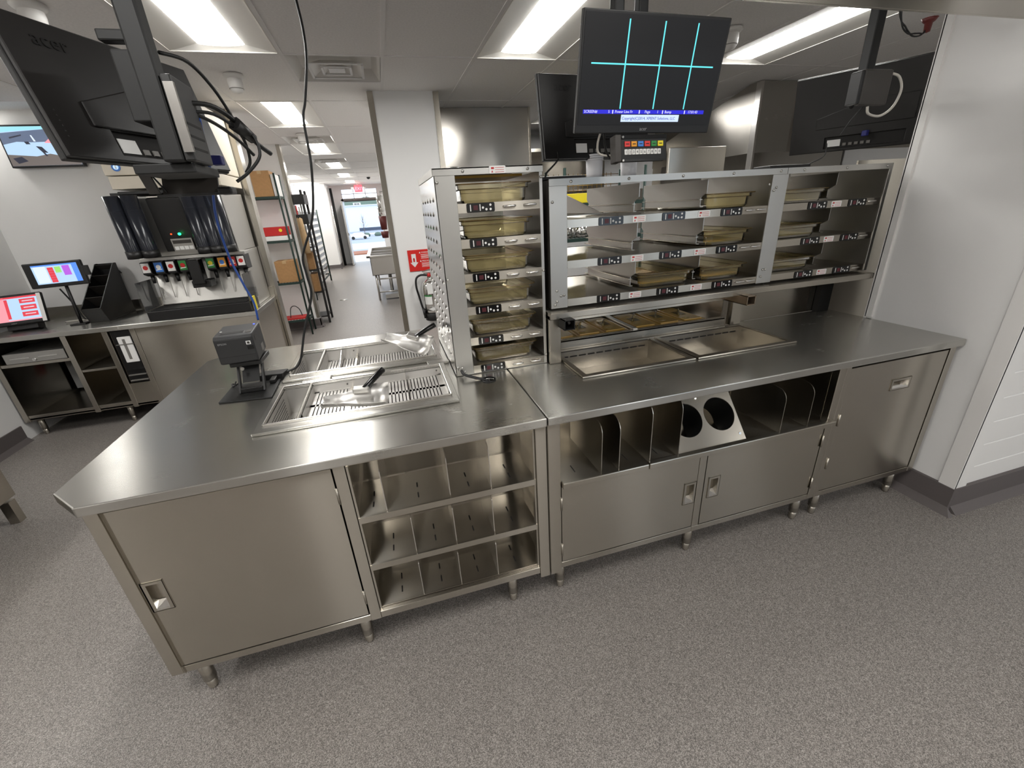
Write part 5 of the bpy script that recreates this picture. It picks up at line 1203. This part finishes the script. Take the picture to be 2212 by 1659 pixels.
# black broom rack
br = thing('utility_rack', 'tall black rack packed with red and white handles beside the corridor corner', 'rack', (-1.75, 6.45, 0))
for x in (-1.93, -1.56):
    for y in (6.27, 6.66): MB().box(x-.016, x+.016, y-.016, y+.016, 0, 2.03).build('post', 'black', br)
for z in (.12, .52, .87, 1.22): MB().box(-1.93, -1.56, 6.27, 6.66, z-.02, z).build('shelf', 'black', br)
for z in (1.62, 1.9): MB().box(-1.94, -1.54, 6.255, 6.275, z-.07, z+.07).box(-1.55, -1.535, 6.26, 6.67, z-.07, z+.07).build('clip_rail', 'black', br)
for i in range(10):
    x = -1.90+i*.036; c = ('red', 'white_plastic', 'galv')[i % 3]
    tag(MB().cyl((x, 6.29+.02*(i % 2), 1.0+.03*i), (x+.01, 6.30, 1.86-.02*(i % 4)), .011, n=6).build('tool_handle', c), ('red', 'white', 'silver')[i % 3]+' tool handle in the black rack, %s from the left' % ('first','second','third','fourth','fifth','sixth','seventh','eighth','ninth','tenth')[i], 'tool', 'tool handles in the black rack')
carton('cardboard_box', -1.90, -1.60, 6.29, 6.62, .87, 1.13, 'cardboard box on the upper shelf of the black rack'); carton('cardboard_box', -1.90, -1.60, 6.29, 6.62, .52, .80, 'cardboard box on the lower shelf of the black rack')
tag(MB().lathe([(0,0),(.045,0),(.05,.18),(.035,.36),(.03,.5),(0,.52)], (-1.64, 6.195, 1.13), 12).build('wooden_paddle', 'kraft'), 'tan roll leaning on the black rack', 'roll')
w2 = wire_shelves('wire_shelving', 'far green wire racks filled with stacked trays along the corridor', -2.5, -2.05, 8.6, 11.6, (.2,), 1.82, 'green_epoxy', r=.02)
for i in range(11):
    tr_ = MB().box(-2.49, -2.06, 8.62, 11.58, .28+i*.14, .30+i*.14)
    for j in range(12): tr_.box(-2.062, -2.05, 8.65+j*.24, 8.80+j*.24, .30+i*.14, .36+i*.14)
    tr_.build('tray', 'galv', w2)
# pipes by the far door
for x, c, lab in ((-1.93, 'black', 'black vertical pipe beside the far door'), (-1.975, 'chrome', 'bright vertical pipe beside the far door')):
    tag(MB().cyl((x, 15.3 if c == 'black' else 14.9, .0), (x, 15.3 if c == 'black' else 14.9, 2.5), .04, n=10).build('pipe', c), lab, 'pipe')
ex = thing('exit_sign', 'lit red EXIT sign over the far door', 'sign', (-1.0, 15.0, 2.48))
MB().box(-1.15, -.90, 15.0, 15.04, 2.33, 2.55).build('face', 'exit_red', ex, bev=.01)
words('exit_text', 'EXIT', .13, 'screen_text', ex, rel(ex, -1.13, 14.997, 2.39))
for x in (-1.21, -.84): MB().lathe([(0,0),(.05,0),(.05,.06),(0,.07)], (x, 15.0, 2.42), 10).build('emergency_lamp', 'white_plastic', ex)
MB().box(-1.06, -1.0, 15.0, 15.04, 2.55, H).build('mount', 'white_plastic', ex)
# steel sink and things hung over it
sk = thing('steel_sink', 'steel compartment sink on legs along the right side of the corridor', 'sink', (-.45, 8.6, 0))
Xs0, Xs1, Ys0, Ys1 = -.80, -.13, 7.75, 9.9
bs = MB()
bs.box(Xs0, Xs1, Ys0, Ys0+.01, .50, .86).box(Xs0, Xs0+.01, Ys0, Ys1, .50, .86).box(Xs1-.01, Xs1, Ys0, Ys1, .5, .86).box(Xs0, Xs1, Ys1-.01, Ys1, .5, .86).box(Xs0, Xs1, Ys0, Ys1, .5, .51)
for y in (8.45, 9.18): bs.box(Xs0, Xs1, y-.02, y+.02, .5, .86)
bs.build('basin', 'sink_steel', sk)
rm = MB(); 
for q in ((Xs0-.06,Xs0+.02,Ys0-.06,Ys1),(Xs1-.02,Xs1+.02,Ys0-.06,Ys1),(Xs0-.06,Xs1+.02,Ys0-.06,Ys0+.02),(Xs0-.06,Xs1,Ys1-.02,Ys1+.05)): rm.box(*q, .845, .885)
rm.build('rim', 'sink_steel', sk, bev=.01)
for x in (Xs0+.06, Xs1-.06):
    for y in (Ys0+.05, Ys1-.05): MB().cyl((x, y, 0), (x, y, .5), .02, n=8).build('leg', 'sink_steel', sk)
MB().cyl((Xs0+.06, Ys0+.05, .16), (Xs1-.06, Ys0+.05, .16), .014, n=8).cyl((Xs0+.06, Ys0+.05, .42), (Xs1-.06, Ys0+.05, .42), .014, n=8).build('stretcher', 'sink_steel', sk)
MB().cyl((-.47, 7.95, .12), (-.47, 7.95, .5), .035, n=10).box(-.62, -.3, 7.8, 8.1, .02, .10).build('drain', 'galv', sk)
wr_ = thing('pot_rail', 'steel pot rail on wall arms over the corridor sink', 'rail', (-.4, 8.8, 2.0))
MB().cyl((-.40, 7.9, 2.02), (-.40, 9.9, 2.02), .012, n=8).build('rail', 'galv', wr_)
for y in (8.0, 9.8): MB().cyl((-.40, y, 2.02), (-.1, y, 2.02), .010, n=8).build('wall_arm', 'galv', wr_)
for i, (y, z, c, hgt, r) in enumerate(((8.25,1.66,'chrome',.30,.07),(8.45,1.32,'dark_red',.26,.08),(8.8,1.55,'chrome',.2,.08),(9.2,1.12,'dark_red',.14,.09),(9.6,1.4,'galv',.2,.09))):
    t = thing('hanging_vessel', ('tall shiny canister', 'dark red bucket', 'shiny pan', 'small red tub', 'grey pan')[i]+' hung over the corridor sink', 'vessel', (-.43, y, z))
    MB().lathe([(0,0),(r*.75,0),(r,hgt),(r*.9,hgt),(0,hgt*.97)], (-.43, y, z), 14).build('vessel', c, t); MB().tube([(-.43,y,z+hgt*.9),(-.41,y,(z+hgt+2.02)/2),(-.40,y,2.02)], .005, 6).build('hook', 'galv', t)
tag(MB().lathe([(0,.0),(.08,0),(.08,.003),(0,.003)], (-1.49, 8.3, .0), 16).build('floor_drain', 'galv'), 'small round drain in the corridor floor', 'drain')
# ================================================================ kitchen beyond the warming shelves
pn = thing('cooler_panel', 'tall brushed steel panel behind the warming tower', 'panel', (.76, 3.75, 0))
MB().box(.20, 1.24, 3.745, 3.80, 0, H).build('face', 'steel_wall', pn); MB().box(1.225, 1.245, 3.735, 3.81, 0, H).build('edge_trim', 'steel', pn)
hd_ = thing('exhaust_hood', 'large stainless exhaust hood at the upper right', 'hood', (4.4, 3.2, 1.98))
MB().prism([(2.66, 1.985), (2.66, H), (2.80, H), (4.4, 2.2), (4.4, 1.985)], 'x', 3.21, 3.22).build('side_panel', 'steel_wall', hd_)
MB().box(3.222, 3.62, 2.64, 2.66, 1.985, H).build('front_panel', 'steel_top', hd_)
MB().box(3.195, 3.22, 2.63, 2.70, 1.2, H).build('corner_post', 'steel_edge', hd_, bev=.003)
MB().box(3.62, 6.3, 2.66, 2.68, 1.985, H).build('front_panel', 'steel_wall', hd_)
MB().box(3.22, 6.3, 4.2, 4.4, 0, H).build('rear_panel', 'steel_wall', hd_)
ks = thing('kitchen_shelf', 'steel wall shelf behind the half hidden monitor', 'shelf', (1.9, 5.3, 1.8))
MB().box(1.26, 3.1, 5.0, 5.58, 2.30, 2.34).build('shelf', 'steel', ks); MB().box(1.26, 3.1, 5.0, 5.58, 1.78, 1.80).build('shelf', 'steel', ks); MB().box(1.26, 3.1, 5.58, 5.598, 1.2, 2.4).build('back_panel', 'steel_wall', ks)
mk = thing('prep_station', 'steel prep station behind the warming shelves', 'station', (2.5, 2.3, 0))
MB().box(1.95, 3.1, 2.3, 3.1, .2, .9).build('body', 'steel', mk); MB().box(1.91, 3.15, 2.25, 3.15, .9, .94).build('top', 'steel_top', mk)
MB().box(1.95, 3.1, 2.75, 3.0, 1.35, 1.5).prism([(2.75, 1.5), (3.0, 1.5), (3.0, 1.72), (2.9, 1.72)], 'x', 1.95, 2.9).build('hopper', 'steel', mk)
MB().box(1.95, 1.99, 2.9, 3.1, .94, 1.5).box(3.06, 3.1, 2.9, 3.1, .94, 1.5).build('support', 'steel', mk)
for x in (2.0, 3.05):
    for y in (2.35, 3.05): MB().cyl((x, y, 0), (x, y, .2), .02, n=8).build('leg', 'steel', mk)
wk = wire_shelves('wire_shelving', 'green wire rack with pots seen through the left lane of the warming shelves', 1.08, 1.85, 2.4, 2.85, (.9, 1.33, 1.62), 1.9, 'green_epoxy')
gm = MB()
for i in range(14): gm.cyl((1.11+i*.05, 2.86, 1.64), (1.11+i*.05, 2.86, 1.88), .003, n=4)
for i in range(6): gm.cyl((1.09, 2.86, 1.64+i*.045), (1.85, 2.86, 1.64+i*.045), .003, n=4)
gm.build('wire_panel', 'brass', wk)
for i, x in enumerate((1.17, 1.34, 1.53)):
    t = thing('lidded_pot', ('first', 'second', 'third')[i]+' shiny lidded pot on the rack behind the warming shelves, from the left', 'pot', (x, 2.6, 1.33), 0, 'shiny pots behind the warming shelves')
    MB().lathe([(0,.001),(.07,.001),(.075,.02),(.075,.13),(0,.13)], (x, 2.6, 1.33), 16).build('pot', 'chrome', t)
    MB().lathe([(.078,.13),(.078,.14),(.03,.155),(0,.157)], (x, 2.6, 1.33), 16).build('lid', 'chrome', t); MB().tube([(x-.03,2.6,1.487),(x,2.6,1.51),(x+.03,2.6,1.487)], .006, 6).build('lid_handle', 'chrome', t)
tag(MB().box(1.12, 1.38, 2.45, 2.6, 1.621, 1.70).build('yellow_box', 'key_yellow', bev=.004), 'yellow box on the rack behind the warming shelves', 'box')
